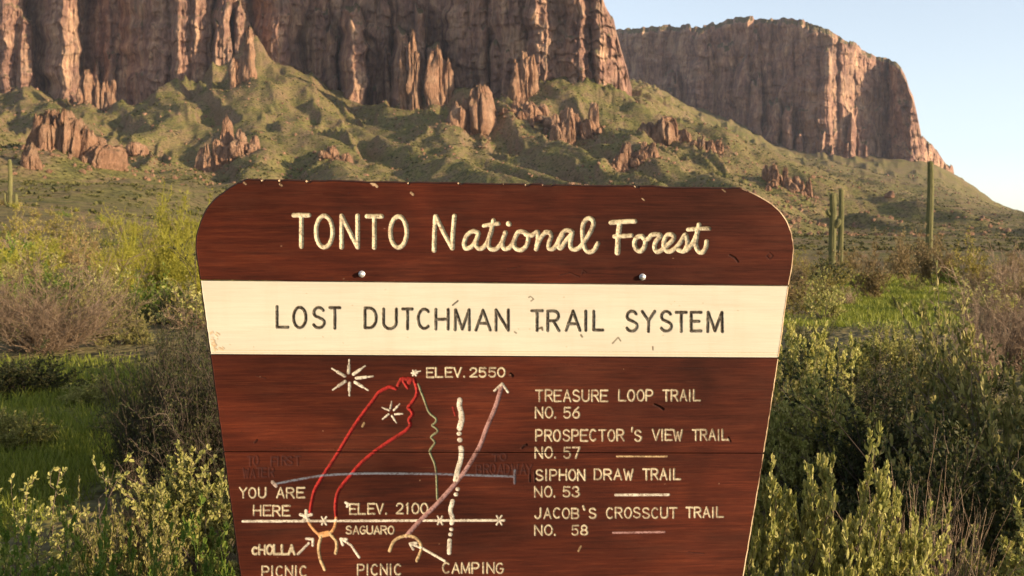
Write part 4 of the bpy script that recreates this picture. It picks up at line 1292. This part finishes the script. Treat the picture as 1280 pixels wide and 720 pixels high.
PAR = dict(
    brittle=dict(stems=90, twigs=11, leaves=26, leaf=(.046, .026), spread=1.5, shell=.38, up_bias=.1, clump=True, stem_r=.007, twig_r=.0032, twig_len=.30, hvar=.16, stem_len=(.80, 1.0), droop=-.12, wob=.13),
    olive=dict(stems=60, twigs=10, leaves=20, leaf=(.042, .020), spread=1.45, shell=.5, droop=-.05, hvar=.18, stem_r=.006, twig_r=.0028),
    dark=dict(stems=64, twigs=10, leaves=22, leaf=(.040, .020), spread=1.45, shell=.6, droop=-.05, hvar=.18, stem_r=.007, twig_r=.003),
    dry=dict(stems=80, twigs=10, sub=5, leaves=0, spread=1.25, shell=.8, wob=.2, stem_r=.006, twig_r=.0034, twig_len=.5),
    palo=dict(stems=26, twigs=12, sub=9, leaves=2, leaf=(.045, .010), spread=.95, shell=.75, wob=.14, stem_r=.010, twig_r=.0042, up_bias=.55, twig_len=.55, droop=.05),
    herb=dict(stems=50, twigs=8, leaves=16, leaf=(.062, .032), spread=1.4, shell=.6, clump=True, stem_r=.008, twig_r=.005),
    straw=dict(stems=260, twigs=3, leaves=0, spread=.75, shell=.6, stem_r=.0045, twig_r=.0022, wob=.12, up_bias=.5, base_r=.16, stem_len=(.5, 1.0), twig_len=.3),
)
FARP = dict(
    brittle=dict(stems=30, twigs=6, leaves=9, leaf=(.09, .05), spread=1.4, far=True, twig_r=.005, hvar=.45),
    olive=dict(stems=30, twigs=7, leaves=10, leaf=(.075, .040), spread=1.35, far=True, twig_r=.005, hvar=.45),
    dark=dict(stems=30, twigs=7, leaves=10, leaf=(.07, .038), spread=1.35, far=True, twig_r=.005, hvar=.45),
    dry=dict(stems=46, twigs=8, sub=3, leaves=0, spread=1.35, far=True, shell=.8, wob=.2, stem_r=.007, twig_r=.006, hvar=.45),
    palo=dict(stems=20, twigs=9, sub=5, leaves=2, leaf=(.08, .022), spread=1.05, far=True, shell=.75, twig_r=.007, up_bias=.5, twig_len=.55, hvar=.4),
    gold=dict(stems=26, twigs=8, leaves=12, leaf=(.075, .030), spread=1.3, far=True, twig_r=.005, hvar=.45),
    rust=dict(stems=34, twigs=9, sub=2, leaves=7, leaf=(.06, .030), spread=1.3, far=True, twig_r=.006, hvar=.5),
    green=dict(stems=34, twigs=6, leaves=9, leaf=(.085, .04), spread=1.4, far=True, twig_r=.004, hvar=.35),
)
PAR['sparse'] = dict(stems=60, twigs=8, leaves=9, leaf=(.060, .030), spread=1.45, shell=.42, up_bias=.1, clump=True, stem_r=.0095, twig_r=.0045, twig_len=.36, hvar=.5, wob=.24)
MATS = dict(sparse=(ML_BARK, ML_BRITTLE), brittle=(ML_BARK, ML_BRITTLE), olive=(ML_BARK, ML_OLIVE), dark=(ML_BLACK, ML_DARK), dry=(ML_DRY, None), palo=(ML_PALO, ML_PALO), herb=(ML_GREEN, ML_GREEN), straw=(ML_DRY, None), gold=(ML_BARK, ML_GOLD), rust=(ML_RUST, ML_RUST), green=(ML_GREEN, ML_GREEN), blackdry=(ML_BLACK, ML_DARK))
PAR['blackdry'] = dict(stems=95, twigs=10, sub=4, leaves=5, leaf=(.030, .013), spread=1.15, shell=.85, wob=.2, stem_r=.007, twig_r=.0036, twig_len=.5)
for key, kw in PAR.items():
    for vv in range(2):
        kw2 = dict(kw); kw2['seed'] = 100 + 17 * vv + sum(map(ord, key)); proto('%s_%d' % (key, vv), *MATS[key], **kw2)
for key, kw in FARP.items():
    for vv in range(3):
        kw2 = dict(kw); kw2['seed'] = 500 + 13 * vv + sum(map(ord, key)); proto('far_%s_%d' % (key, vv), *MATS[key], merged=True, **kw2)


def plant(key, name, label, cat, x, y, w, h, rot=0.0, group=None, dep=1.0, sink=0.02):
    z = float(ground_z(np.array([x]), np.array([y]))[0])
    P = PROTO[key]
    if P[0] == 'one':
        o = link(name, P[1], None if len(P[1].materials) else [m for m in P[2] if m is not None], loc=(x, y, z - sink * h))
    else:
        o = bpy.data.objects.new(name, None); COL.objects.link(o); o.location = (x, y, z - sink * h)
        link('branches', P[1], None if len(P[1].materials) else P[3], o)
        if P[2] is not None: link(P[5], P[2], None if len(P[2].materials) else P[4], o)
    o.scale = (w, w * dep, h); o.rotation_euler = (0, 0, rot)
    return tag(o, label, cat, group)


def bush(key, name, label, cat, px, top, width, d, rot=0.0, group=None, dep=1.0):
    """a bush at a pixel column and distance, its top at pixel row top"""
    x, y, zt = [float(q) for q in spot(px, top, d)]
    z = float(ground_z(np.array([x]), np.array([y]))[0])
    return plant(key, name, label, cat, x, y, width * d / F_PX, max(zt - z, .15), rot, group, dep)


# --- near the sign, right side
bush('brittle_0', 'brittlebush', 'big sunlit yellow green leafy bush touching the lower right edge of the sign', 'bush', 990, 582, 270, 3.45, .3)
bush('brittle_1', 'brittlebush', 'second sunlit leafy bush right of the big one touching the sign edge', 'bush', 1078, 622, 210, 3.4, 2.3)
bush('brittle_1', 'brittlebush', 'paler leafy bush low in the bottom right corner of the photo', 'bush', 1300, 636, 280, 3.8, 1.1)
bush('straw_0', 'dry_grass_tuft', 'straw coloured tuft of dry stems between the sunlit leafy bushes and the bottom right corner', 'dry grass', 1160, 606, 150, 3.7, .2)
bush('dark_0', 'creosote_bush', 'wide dark shaded bush in the hollow behind the sunlit leafy bush', 'bush', 1110, 498, 330, 5.6, 2.0, dep=.8)
bush('brittle_0', 'brittlebush', 'rounded olive leafy mound peeping out beside the right edge of the sign', 'bush', 1012, 482, 190, 6.2, 2.3)
bush('olive_0', 'creosote_bush', 'tall bush at the right edge with yellow leaves on top and dark below', 'bush', 1275, 402, 290, 5.2, .7)
bush('dark_1', 'creosote_bush', 'dark bush in the shade under the tall bush at the right edge', 'bush', 1200, 515, 300, 4.5, 1.9)
bush('brittle_0', 'brittlebush', 'grey olive bush just right of the cream band of the sign', 'bush', 1000, 414, 160, 8.5, 2.9)
bush('blackdry_0', 'twiggy_bush', 'brown twiggy bush behind the olive mound right of the sign', 'bush', 1085, 446, 130, 7.6, .4)
bush('dry_0', 'dry_shrub', 'large leafless pinkish brown shrub at the right edge below the skyline', 'shrub', 1272, 330, 165, 13.5, 1.2)
bush('dry_1', 'dry_shrub', 'low grey twiggy shrub left of the large leafless pinkish shrub', 'shrub', 1222, 384, 70, 11.0, .5)
bush('olive_1', 'creosote_bush', 'olive shrub beside the right sign edge under the small tree', 'bush', 1012, 398, 60, 15.0, 1.5)
bush('brittle_1', 'brittlebush', 'tan olive bush at the near end of the bright grass clearing', 'bush', 1098, 412, 120, 11.5, .6)
bush('olive_0', 'creosote_bush', 'olive bush right of the tan olive one at the near end of the grass clearing', 'bush', 1168, 420, 110, 10.5, 1.9)
bush('dark_1', 'creosote_bush', 'dense dark bush in the middle of the shaded hollow right of the sign', 'bush', 1075, 470, 220, 6.6, 1.2)
bush('dark_0', 'creosote_bush', 'dark rounded bush below the pinkish shrub near the right edge', 'bush', 1215, 436, 190, 7.4, 2.5)
bush('olive_1', 'creosote_bush', 'rounded olive bush against the right edge of the sign below the cream band', 'bush', 985, 446, 150, 7.6, .5)
# out of frame and unseen: added to shade the hollow on the right
plant('olive_1', 'creosote_bush', 'unseen tall creosote bush beyond the right edge, shading the hollow', 'bush', 4.9, 4.3, 2.2, 2.0, .3)
plant('dark_0', 'creosote_bush', 'unseen dark creosote bush in front of the tall one, shading the hollow', 'bush', 4.3, 3.5, 1.3, 1.15, 1.3)
# --- left side
bush('dry_0', 'dry_shrub', 'broad feathery tan and pink shrub on the left above the green grass', 'shrub', 48, 322, 215, 15.5, 2.1)
bush('palo_0', 'palo_verde', 'bright yellow green feathery tree left of the sign', 'small tree', 190, 256, 150, 27, .4)
bush('palo_1', 'palo_verde', 'second yellow green feathery tree half hidden by the sign', 'small tree', 245, 286, 90, 30, 1.7)
bush('blackdry_0', 'twiggy_bush', 'dark leafless thicket hugging the left edge of the sign', 'bush', 240, 388, 185, 6.0, 1.4)
bush('blackdry_1', 'twiggy_bush', 'dark thicket filling the gap behind the one hugging the sign', 'bush', 222, 408, 130, 7.0, 2.6)
bush('dark_1', 'creosote_bush', 'dark leafy growth at the foot of the thicket beside the sign', 'bush', 230, 480, 120, 6.3, .8)
bush('blackdry_1', 'twiggy_bush', 'lower dark thicket left of the one hugging the sign', 'bush', 186, 444, 110, 6.6, .2)
bush('dark_1', 'creosote_bush', 'round dark green bush at the left edge on the grass', 'bush', 25, 440, 130, 11.2, .9)
bush('sparse_0', 'brittlebush', 'leafy bush with crooked bare stems in the bottom left corner', 'bush', 48, 568, 280, 4.3, .9)
bush('brittle_1', 'brittlebush', 'leafy green bush against the lower left edge of the sign', 'bush', 262, 574, 230, 4.7, .1)
bush('olive_0', 'creosote_bush', 'small mounded green bush between the two leafy bushes at lower left', 'bush', 165, 632, 150, 4.0, 2.2)
bush('dry_1', 'dry_shrub', 'little bundle of pale dead twigs between the two leafy bushes at lower left', 'shrub', 165, 588, 50, 4.6, .3)
bush('green_x' if False else 'olive_1', 'creosote_bush', 'low yellow green shrub at the far side of the grass left of the dark thicket', 'bush', 150, 388, 90, 17.0, 1.2)
bush('olive_0', 'creosote_bush', 'grey green shrub between the tan shrub and the yellow green tree', 'bush', 128, 352, 90, 21, 2.8)
bush('dark_0', 'creosote_bush', 'dark green shrub at the foot of the bright yellow green tree', 'bush', 215, 352, 80, 22, 2.8)
bush('brittle_1', 'brittlebush', 'low rounded olive mound in the middle of the grass at the left', 'bush', 118, 474, 76, 10.6, 1.8)
bush('olive_1', 'creosote_bush', 'low dark rounded shrub on the grass just left of the dark thicket', 'bush', 160, 506, 62, 8.9, 2.7)
bush('brittle_0', 'brittlebush', 'pale olive mound at the near edge of the grass by the left frame edge', 'bush', 20, 516, 90, 8.2, .7)
# behind the sign; they cast the shade on the grass at the left
plant('dark_1', 'creosote_bush', 'creosote bush standing behind the sign and shading the grass at the left', 'bush', -1.35, 9.2, 1.7, 1.45, .3, group='creosote bushes behind the sign')
plant('dark_1', 'creosote_bush', 'creosote bush standing behind the sign and shading the grass at the left', 'bush', -1.7, 10.9, 1.8, 1.6, 2.3, group='creosote bushes behind the sign')
plant('olive_0', 'creosote_bush', 'creosote bush standing behind the sign and shading the grass at the left', 'bush', -1.5, 8.35, 1.5, 1.35, 1.9, group='creosote bushes behind the sign')
plant('dark_0', 'creosote_bush', 'creosote bush standing behind the sign and shading the grass at the left', 'bush', -1.25, 7.5, 1.5, 1.2, 1.3, group='creosote bushes behind the sign')
plant('dark_0', 'creosote_bush', 'creosote bush standing behind the sign and shading the grass at the left', 'bush', -.2, 9.0, 1.5, 1.35, 2.3, group='creosote bushes behind the sign')
plant('dark_1', 'creosote_bush', 'creosote bush standing behind the sign and shading the grass at the left', 'bush', .6, 8.3, 1.3, 1.3, 1.3, group='creosote bushes behind the sign')
# sprouts in the bottom left corner
_r = random.Random(9)
for k, (px, d) in enumerate(((0, 3.4), (75, 3.3), (150, 3.45), (225, 3.35), (300, 3.5))):
    bush('herb_%d' % (k % 2), 'leafy_sprout', ('one of the low green leafy plants along the bottom left edge of the photo'), 'plant', px, 672 - (d - 3.3) * 30 + _r.uniform(-16, 14), 175, d, k * 1.3, group='green sprouts at the bottom left')
# --- middle distance, right
for key, label, px, top, wid, d in (
    ('far_rust_0', 'rusty brown small tree with a bare foot, right of the close pair of saguaros', 1092, 296, 68, 34),
    ('far_dark_0', 'dark brown shrub at the foot of the close pair of saguaros', 1036, 314, 70, 46),
    ('far_gold_1', 'yellow green shrub touching the right edge of the sign below the skyline', 1004, 312, 44, 52),
    ('far_rust_1', 'brown shrub left of the tall single saguaro', 1140, 292, 60, 52),
    ('far_rust_2', 'reddish brown shrub at the foot of the tall single saguaro', 1168, 290, 66, 45),
    ('far_gold_0', 'orange tan shrub right of the tall single saguaro', 1214, 294, 74, 44),
    ('far_green_0', 'low fresh green shrub at the far end of the grass patch', 1186, 336, 44, 44),
    ('far_olive_0', 'small olive shrub in the middle of the bright grass patch', 1142, 346, 26, 40),
    ('far_dry_0', 'grey leafless shrub on the right edge beyond the large pinkish shrub', 1262, 306, 80, 36),
    ('far_brittle_0', 'pale olive shrub between the sign and the rusty small tree', 1030, 352, 70, 24),
    ('far_dry_1', 'small brown leafless shrub in front of the rusty small tree', 1060, 358, 36, 30),
    ('far_dark_1', 'small dark tuft alone on the bright grass patch', 1120, 368, 16, 28),
    ('far_olive_1', 'olive shrub at the right end of the bright grass patch', 1214, 356, 46, 27),
):
    bush(key, 'desert_shrub' if 'tree' not in label else 'small_tree', label, 'shrub' if 'tree' not in label else 'small tree', px, top, wid, d, px * .37)
# --- middle distance, left
for key, label, px, top, wid, d in (
    ('far_gold_0', 'golden shrub under the small saguaro at the far left', 22, 258, 80, 78),
    ('far_gold_1', 'golden brown shrub right of the small saguaro at the far left', 76, 262, 70, 84),
    ('far_olive_0', 'olive shrub up the slope left of the yellow green tree', 128, 268, 60, 62),
    ('far_rust_0', 'brownish shrub between the golden shrubs and the yellow green tree', 100, 286, 60, 52),
    ('far_palo_0', 'yellow feathery shrub above the yellow green tree near the sign corner', 222, 244, 60, 82),
    ('far_dark_0', 'dark round shrub in the middle of the left slope', 112, 322, 34, 38),
    ('far_olive_1', 'flat grey olive shrub just above the broad feathery tan shrub', 52, 300, 90, 36),
    ('far_green_1', 'greenish yellow shrub at the left edge above the feathery tan shrub', 8, 288, 70, 48),
    ('far_brittle_1', 'pale olive shrub below the dark round shrub on the left slope', 150, 334, 70, 31),
    ('far_dry_1', 'tan leafless shrub right of the broad feathery shrub', 118, 338, 56, 24),
):
    bush(key, 'desert_shrub', label, 'shrub', px, top, wid, d, px * .61)
# --- scattered shrubs over the slope and the flat, nothing to tell them apart
_r = random.Random(21)
cnt = {}
_tries = 0
while sum(cnt.values()) < 235 and _tries < 4000:
    _tries += 1
    side = _r.random()
    px = _r.uniform(-40, 262) if side < .56 else _r.uniform(975, 1310)
    d = 20 * math.exp(_r.random() * math.log(10)) if px < 300 else 26 * math.exp(_r.random() * math.log(9))
    if 1025 < px < 1210 and d < 66: continue
    if px < 262 and d < 22 and px < 180: continue
    x, y, _z = [float(q) for q in spot(px, 330, d)]
    if px < 300: key = _r.choice(['far_olive', 'far_gold', 'far_gold', 'far_brittle', 'far_green', 'far_rust', 'far_dry', 'far_olive', 'far_palo'])
    else: key = _r.choice(['far_rust', 'far_rust', 'far_dry', 'far_olive', 'far_gold', 'far_brittle'])
    h = _r.uniform(.5, 1.25) * (1.5 if 'palo' in key else 1)
    nm = {'far_olive': 'olive', 'far_gold': 'golden', 'far_brittle': 'pale olive', 'far_green': 'green', 'far_rust': 'brown', 'far_dry': 'leafless tan', 'far_palo': 'feathery yellow'}[key]
    sd_ = 'left slope' if px < 300 else 'flat right of the sign'
    plant(key + '_%d' % _r.randrange(3), 'desert_shrub', 'one of many small %s shrubs scattered over the %s' % (nm, sd_), 'shrub', x, y, h * _r.uniform(1.2, 2.2), h, _r.random() * 6, group='small %s shrubs on the %s' % (nm, sd_))
    cnt[nm + sd_] = cnt.get(nm + sd_, 0) + 1


# the flat behind the sign
_r = random.Random(63)
for k in range(34):
    d = 11 * math.exp(_r.random() * math.log(12)); px = _r.uniform(300, 940)
    x, y, _z = [float(q) for q in spot(px, 330, d)]
    h = _r.uniform(.45, .95)
    plant(_r.choice(['far_olive', 'far_gold', 'far_brittle', 'far_rust', 'far_dry']) + '_%d' % _r.randrange(3), 'desert_shrub', 'desert shrub on the flat ground directly behind the sign', 'shrub', x, y, h * _r.uniform(1.3, 2.0), h, _r.random() * 6, group='shrubs behind the sign')


# ------------------------------------------------------------------ saguaros
def mat_saguaro():
    n = NT('saguaro_skin')
    a = n.noise(n.coord('Object', (1, 1, .35)), 2.2, 5, .65)
    b = n.noise(n.coord('Object'), 22, 3, .6)
    c = n.ramp(a, [(.3, (.08, .078, .028)), (.5, (.135, .125, .045)), (.72, (.21, .175, .075))])
    c = n.mix(.5, c, n.ramp(b, [(.35, .65), (.7, 1.2)]), 'MULTIPLY')
    return n.fin(c, .75, .25)


M_SAG = mat_saguaro()


def ribbed(path, rad, ribs=13):
    path = np.array(path, float); n = len(path)
    d = unit(np.gradient(path, axis=0))
    sides = ribs * 4
    co = []
    a = np.array([1., 0, 0])
    for i in range(n):
        b = unit(np.cross(d[i], a)); a = unit(np.cross(b, d[i]))
        w = np.linspace(0, 2 * np.pi, sides, endpoint=False)
        r = rad[i] * (1 + .13 * np.cos(w * ribs))
        co.append(path[i] + (np.cos(w) * r)[:, None] * a + (np.sin(w) * r)[:, None] * b)
    i = np.arange(n - 1)[:, None] * sides + np.arange(sides)[None, :]
    j = np.arange(n - 1)[:, None] * sides + (np.arange(sides)[None, :] + 1) % sides
    return np.concatenate(co), np.stack([i, j, j + sides, i + sides], -1).reshape(-1, 4)


def column_path(p, r, n=26, cap=6):
    """resample a control path and round off its tip"""
    p = np.array(smooth(p, 8)) if len(p) > 2 else np.array(p, float)
    s = np.concatenate([[0], np.cumsum(np.linalg.norm(np.diff(p, axis=0), axis=1))])
    t = np.linspace(0, s[-1], n)
    q = np.stack([np.interp(t, s, p[:, k]) for k in range(3)], -1)
    dr = unit((q[-1] - q[-2])[None])[0]
    rad = np.full(n, r)
    capa = np.linspace(0, math.pi / 2, cap + 1)[1:]
    q = np.concatenate([q, [q[-1] + dr * r * 1.3 * math.sin(c) for c in capa]])
    rad = np.concatenate([rad, [max(r * math.cos(c), .002) for c in capa]])
    return q, rad


def saguaro(label, px, top, d, wpx, arms):
    x, y, zt = [float(q) for q in spot(px, top, d)]
    z = float(ground_z(np.array([x]), np.array([y]))[0])
    h = zt - z; m = d / F_PX; r = wpx * m / 2
    o = bpy.data.objects.new('saguaro', None); COL.objects.link(o); o.location = (x, y, z)
    tag(o, label, 'cactus')
    q, rad = column_path([(0, 0, -.3), (.03 * r, 0, h * .4), (.2 * r, 0, h * .75), (0, 0, h - r * 1.3)], r)
    rad[:26] = rad[:26] * (0.84 + .2 * np.sin(np.linspace(0, math.pi, 26)) ** .6)
    co, qd = ribbed(q, rad)
    link('trunk', fast_mesh('trunk', co, quads=qd), M_SAG, o)
    for sx, sy, zp, out, zt2, ar in arms:
        za = h - (zp - top) * m; zb = h - (zt2 - top) * m
        q, rad = column_path([(0, 0, za), (sx * out * m * .6, sy * out * m * .6, za - .02), (sx * out * m, sy * out * m, za + .12 + .25 * (zb - za)), (sx * out * m * 1.02, sy * out * m, zb - ar * m)], ar * m, 22)
        co, qd = ribbed(q, rad, 10)
        link('arm', fast_mesh('arm', co, quads=qd), M_SAG, o)


saguaro('small pale saguaro with two short upturned arms at the far left edge', 12, 199, 124, 4.6, [(-1, .1, 256, 6.5, 241, 1.7), (1, -.1, 258, 7.5, 242, 1.7)])
saguaro('thicker saguaro with stubby arms, left one of the close pair right of the sign', 1041, 241, 92, 7.8, [(-1, -.1, 268, 6.0, 262, 2.6), (.9, -.5, 282, 7.2, 274, 2.8)])
saguaro('slimmer armless saguaro, right one of the close pair right of the sign', 1051.5, 235, 96, 5.8, [])
saguaro('tall single spear shaped saguaro standing against the end of the far cliff', 1163, 201, 86, 7.0, [])


# ------------------------------------------------------------------ grass and far scrub
def scatter_tris(x, y, z, h, w, rng):
    n = len(x)
    a = rng.uniform(0, 2 * np.pi, n)
    dx, dy = np.cos(a) * w / 2, np.sin(a) * w / 2
    lx, ly = rng.normal(size=n) * h * .35, rng.normal(size=n) * h * .35
    co = np.stack([np.stack([x - dx, y - dy, z - .01], -1), np.stack([x + dx, y + dy, z - .01], -1), np.stack([x + lx, y + ly, z + h], -1)], 1)
    return co.reshape(-1, 3), np.arange(n * 3).reshape(-1, 3)


def make_grass():
    rng = np.random.default_rng(5)
    N = 420000
    az = rng.uniform(R(-31), R(31), N)
    d = 2.6 * np.exp(rng.uniform(0, 1, N) * math.log(75 / 2.6))
    x, y = np.sin(az) * d, np.cos(az) * d
    px = 640 + F_PX * np.tan(az)
    keep = herb_mask(x, y) > rng.uniform(0.05, 1.0, N)
    keep &= (px < 330) | (px > 920) | (d < 4)
    x, y, d = x[keep], y[keep], d[keep]
    z = ground_z(x, y)
    h = rng.uniform(.025, .075, len(x)) * (.7 + .6 * fbm(x / 1.3, y / 1.3, 95, 2)) * (1 + np.clip(d / 25, 0, 1) * 1.3)
    w = .0028 + .0013 * d
    h = h * (.6 + .4 * sstep(3, 9, d))
    co, t = scatter_tris(x, y, z, h, w, rng)
    me = fast_mesh('grass', co, tris=t, smooth=False)
    return tag(link('grass', me, ML_GRASS), kind='stuff')


make_grass()


def make_scrub():
    """low bushes dotted over the mountain slopes, too far and too many to count"""
    rng = np.random.default_rng(15)
    N = 58000
    az = np.arctan((rng.uniform(-60, 1340, N) - 640) / F_PX)
    d = 190 * np.exp(rng.uniform(0, 1, N) ** .75 * math.log(2300 / 190))
    x, y = np.tan(az) * d, d
    den = fbm(x / 60, y / 60, 55, 3)
    k = (den + rng.uniform(-.22, .22, N) > .46) & (rng.uniform(0, 1, N) < np.clip((d - 120) / 700, .16, 1))
    x, y, d = x[k], y[k], d[k]
    z = ground_z(x, y)
    n = len(x)
    s = rng.uniform(.35, 1.0, n) ** 1.6 * (1.3 + 1.7 * np.clip(d / 1500, 0, 1))
    K = 12                                   # leafy sprays per bush
    a = rng.uniform(0, 2 * np.pi, (n, K)); e = np.arccos(rng.uniform(0, 1, (n, K)))
    dv = np.stack([np.sin(e) * np.cos(a), np.sin(e) * np.sin(a), np.cos(e) * .9], -1)
    L = s[:, None, None] * rng.uniform(.6, 1.1, (n, K, 1))
    c0 = np.stack([x, y, z - .05], -1)[:, None]
    sd = unit(np.cross(dv, rng.normal(size=(n, K, 3))))
    wd = L * rng.uniform(.22, .42, (n, K, 1))
    co = np.stack([c0 + dv * L * .15, c0 + dv * L * .7 + sd * wd, c0 + dv * L, c0 + dv * L * .7 - sd * wd], 2).reshape(-1, 3)
    me = fast_mesh('scrub', co, quads=np.arange(len(co)).reshape(-1, 4), smooth=False)
    M = mat_leaf('far_scrub', [(.034, .038, .015), (.070, .068, .024), (.12, .105, .04)], 0, .95, .05)
    return tag(link('scrub', me, M), kind='stuff')


make_scrub()


def make_rubble():
    """loose blocks strewn over the talus and thickest round the outcrops"""
    rng = np.random.default_rng(33)
    xs, ys, sz = [], [], []
    for o in list(COL.objects):
        if o.get('category') in ('rock outcrop', 'rock spire', 'boulder'):
            w = max(o.dimensions.x, 12.0)
            for _k in range(70):
                r = w * (.25 + 1.1 * rng.uniform() ** 1.6); a = rng.uniform(-math.pi, .25 * math.pi)
                xs.append(o.location.x + r * math.cos(a)); ys.append(o.location.y + r * math.sin(a) * 1.3); sz.append(w * rng.uniform(.006, .034))
    n2 = 9000
    az = np.arctan((rng.uniform(-60, 1260, n2) - 640) / F_PX); d = 620 * np.exp(rng.uniform(0, 1, n2) * math.log(2300 / 620))
    x2, y2 = np.tan(az) * d, d
    k = fbm(x2 / 70, y2 / 70, 44, 3) + rng.uniform(-.2, .2, n2) > .56
    x = np.concatenate([np.array(xs), x2[k]]); y = np.concatenate([np.array(ys), y2[k]]); s = np.concatenate([np.array(sz), rng.uniform(.5, 1.9, k.sum()) ** 1.5])
    z = ground_z(x, y)
    bm = bmesh.new(); bmesh.ops.create_icosphere(bm, subdivisions=1, radius=1)
    bv = np.array([v.co[:] for v in bm.verts]); bf = np.array([[v.index for v in f.verts] for f in bm.faces]); bm.free()
    n = len(x)
    co = bv[None] * (1 + rng.uniform(-.35, .3, (n, len(bv), 1))) * rng.uniform(.6, 1.25, (n, 1, 3)) * s[:, None, None]
    co = co + np.stack([x, y, z + s * .2], -1)[:, None]
    t = bf[None] + (np.arange(n) * len(bv))[:, None, None]
    me = fast_mesh('rubble', co.reshape(-1, 3), tris=t.reshape(-1, 3), smooth=False)
    return tag(link('rubble', me, M_ROCK), kind='stuff')


make_rubble()


# ------------------------------------------------------------------ clear desert air, a little blue with distance
def make_haze():
    bm = bmesh.new()
    bmesh.ops.create_cube(bm, size=1)
    me = bpy.data.meshes.new('haze'); bm.to_mesh(me); bm.free()
    m = bpy.data.materials.new('thin_haze'); m.use_nodes = True
    t = m.node_tree; t.nodes.clear()
    out = t.nodes.new('ShaderNodeOutputMaterial'); v = t.nodes.new('ShaderNodeVolumePrincipled')
    v.inputs['Color'].default_value = (.80, .84, 1.0, 1); v.inputs['Density'].default_value = 0.000022; v.inputs['Anisotropy'].default_value = .2
    t.links.new(v.outputs[0], out.inputs['Volume'])
    o = link('haze', me, m); o.scale = (10400, 10400, 1010); o.location = (0, 0, 440)
    return tag(o, kind='stuff')


make_haze()
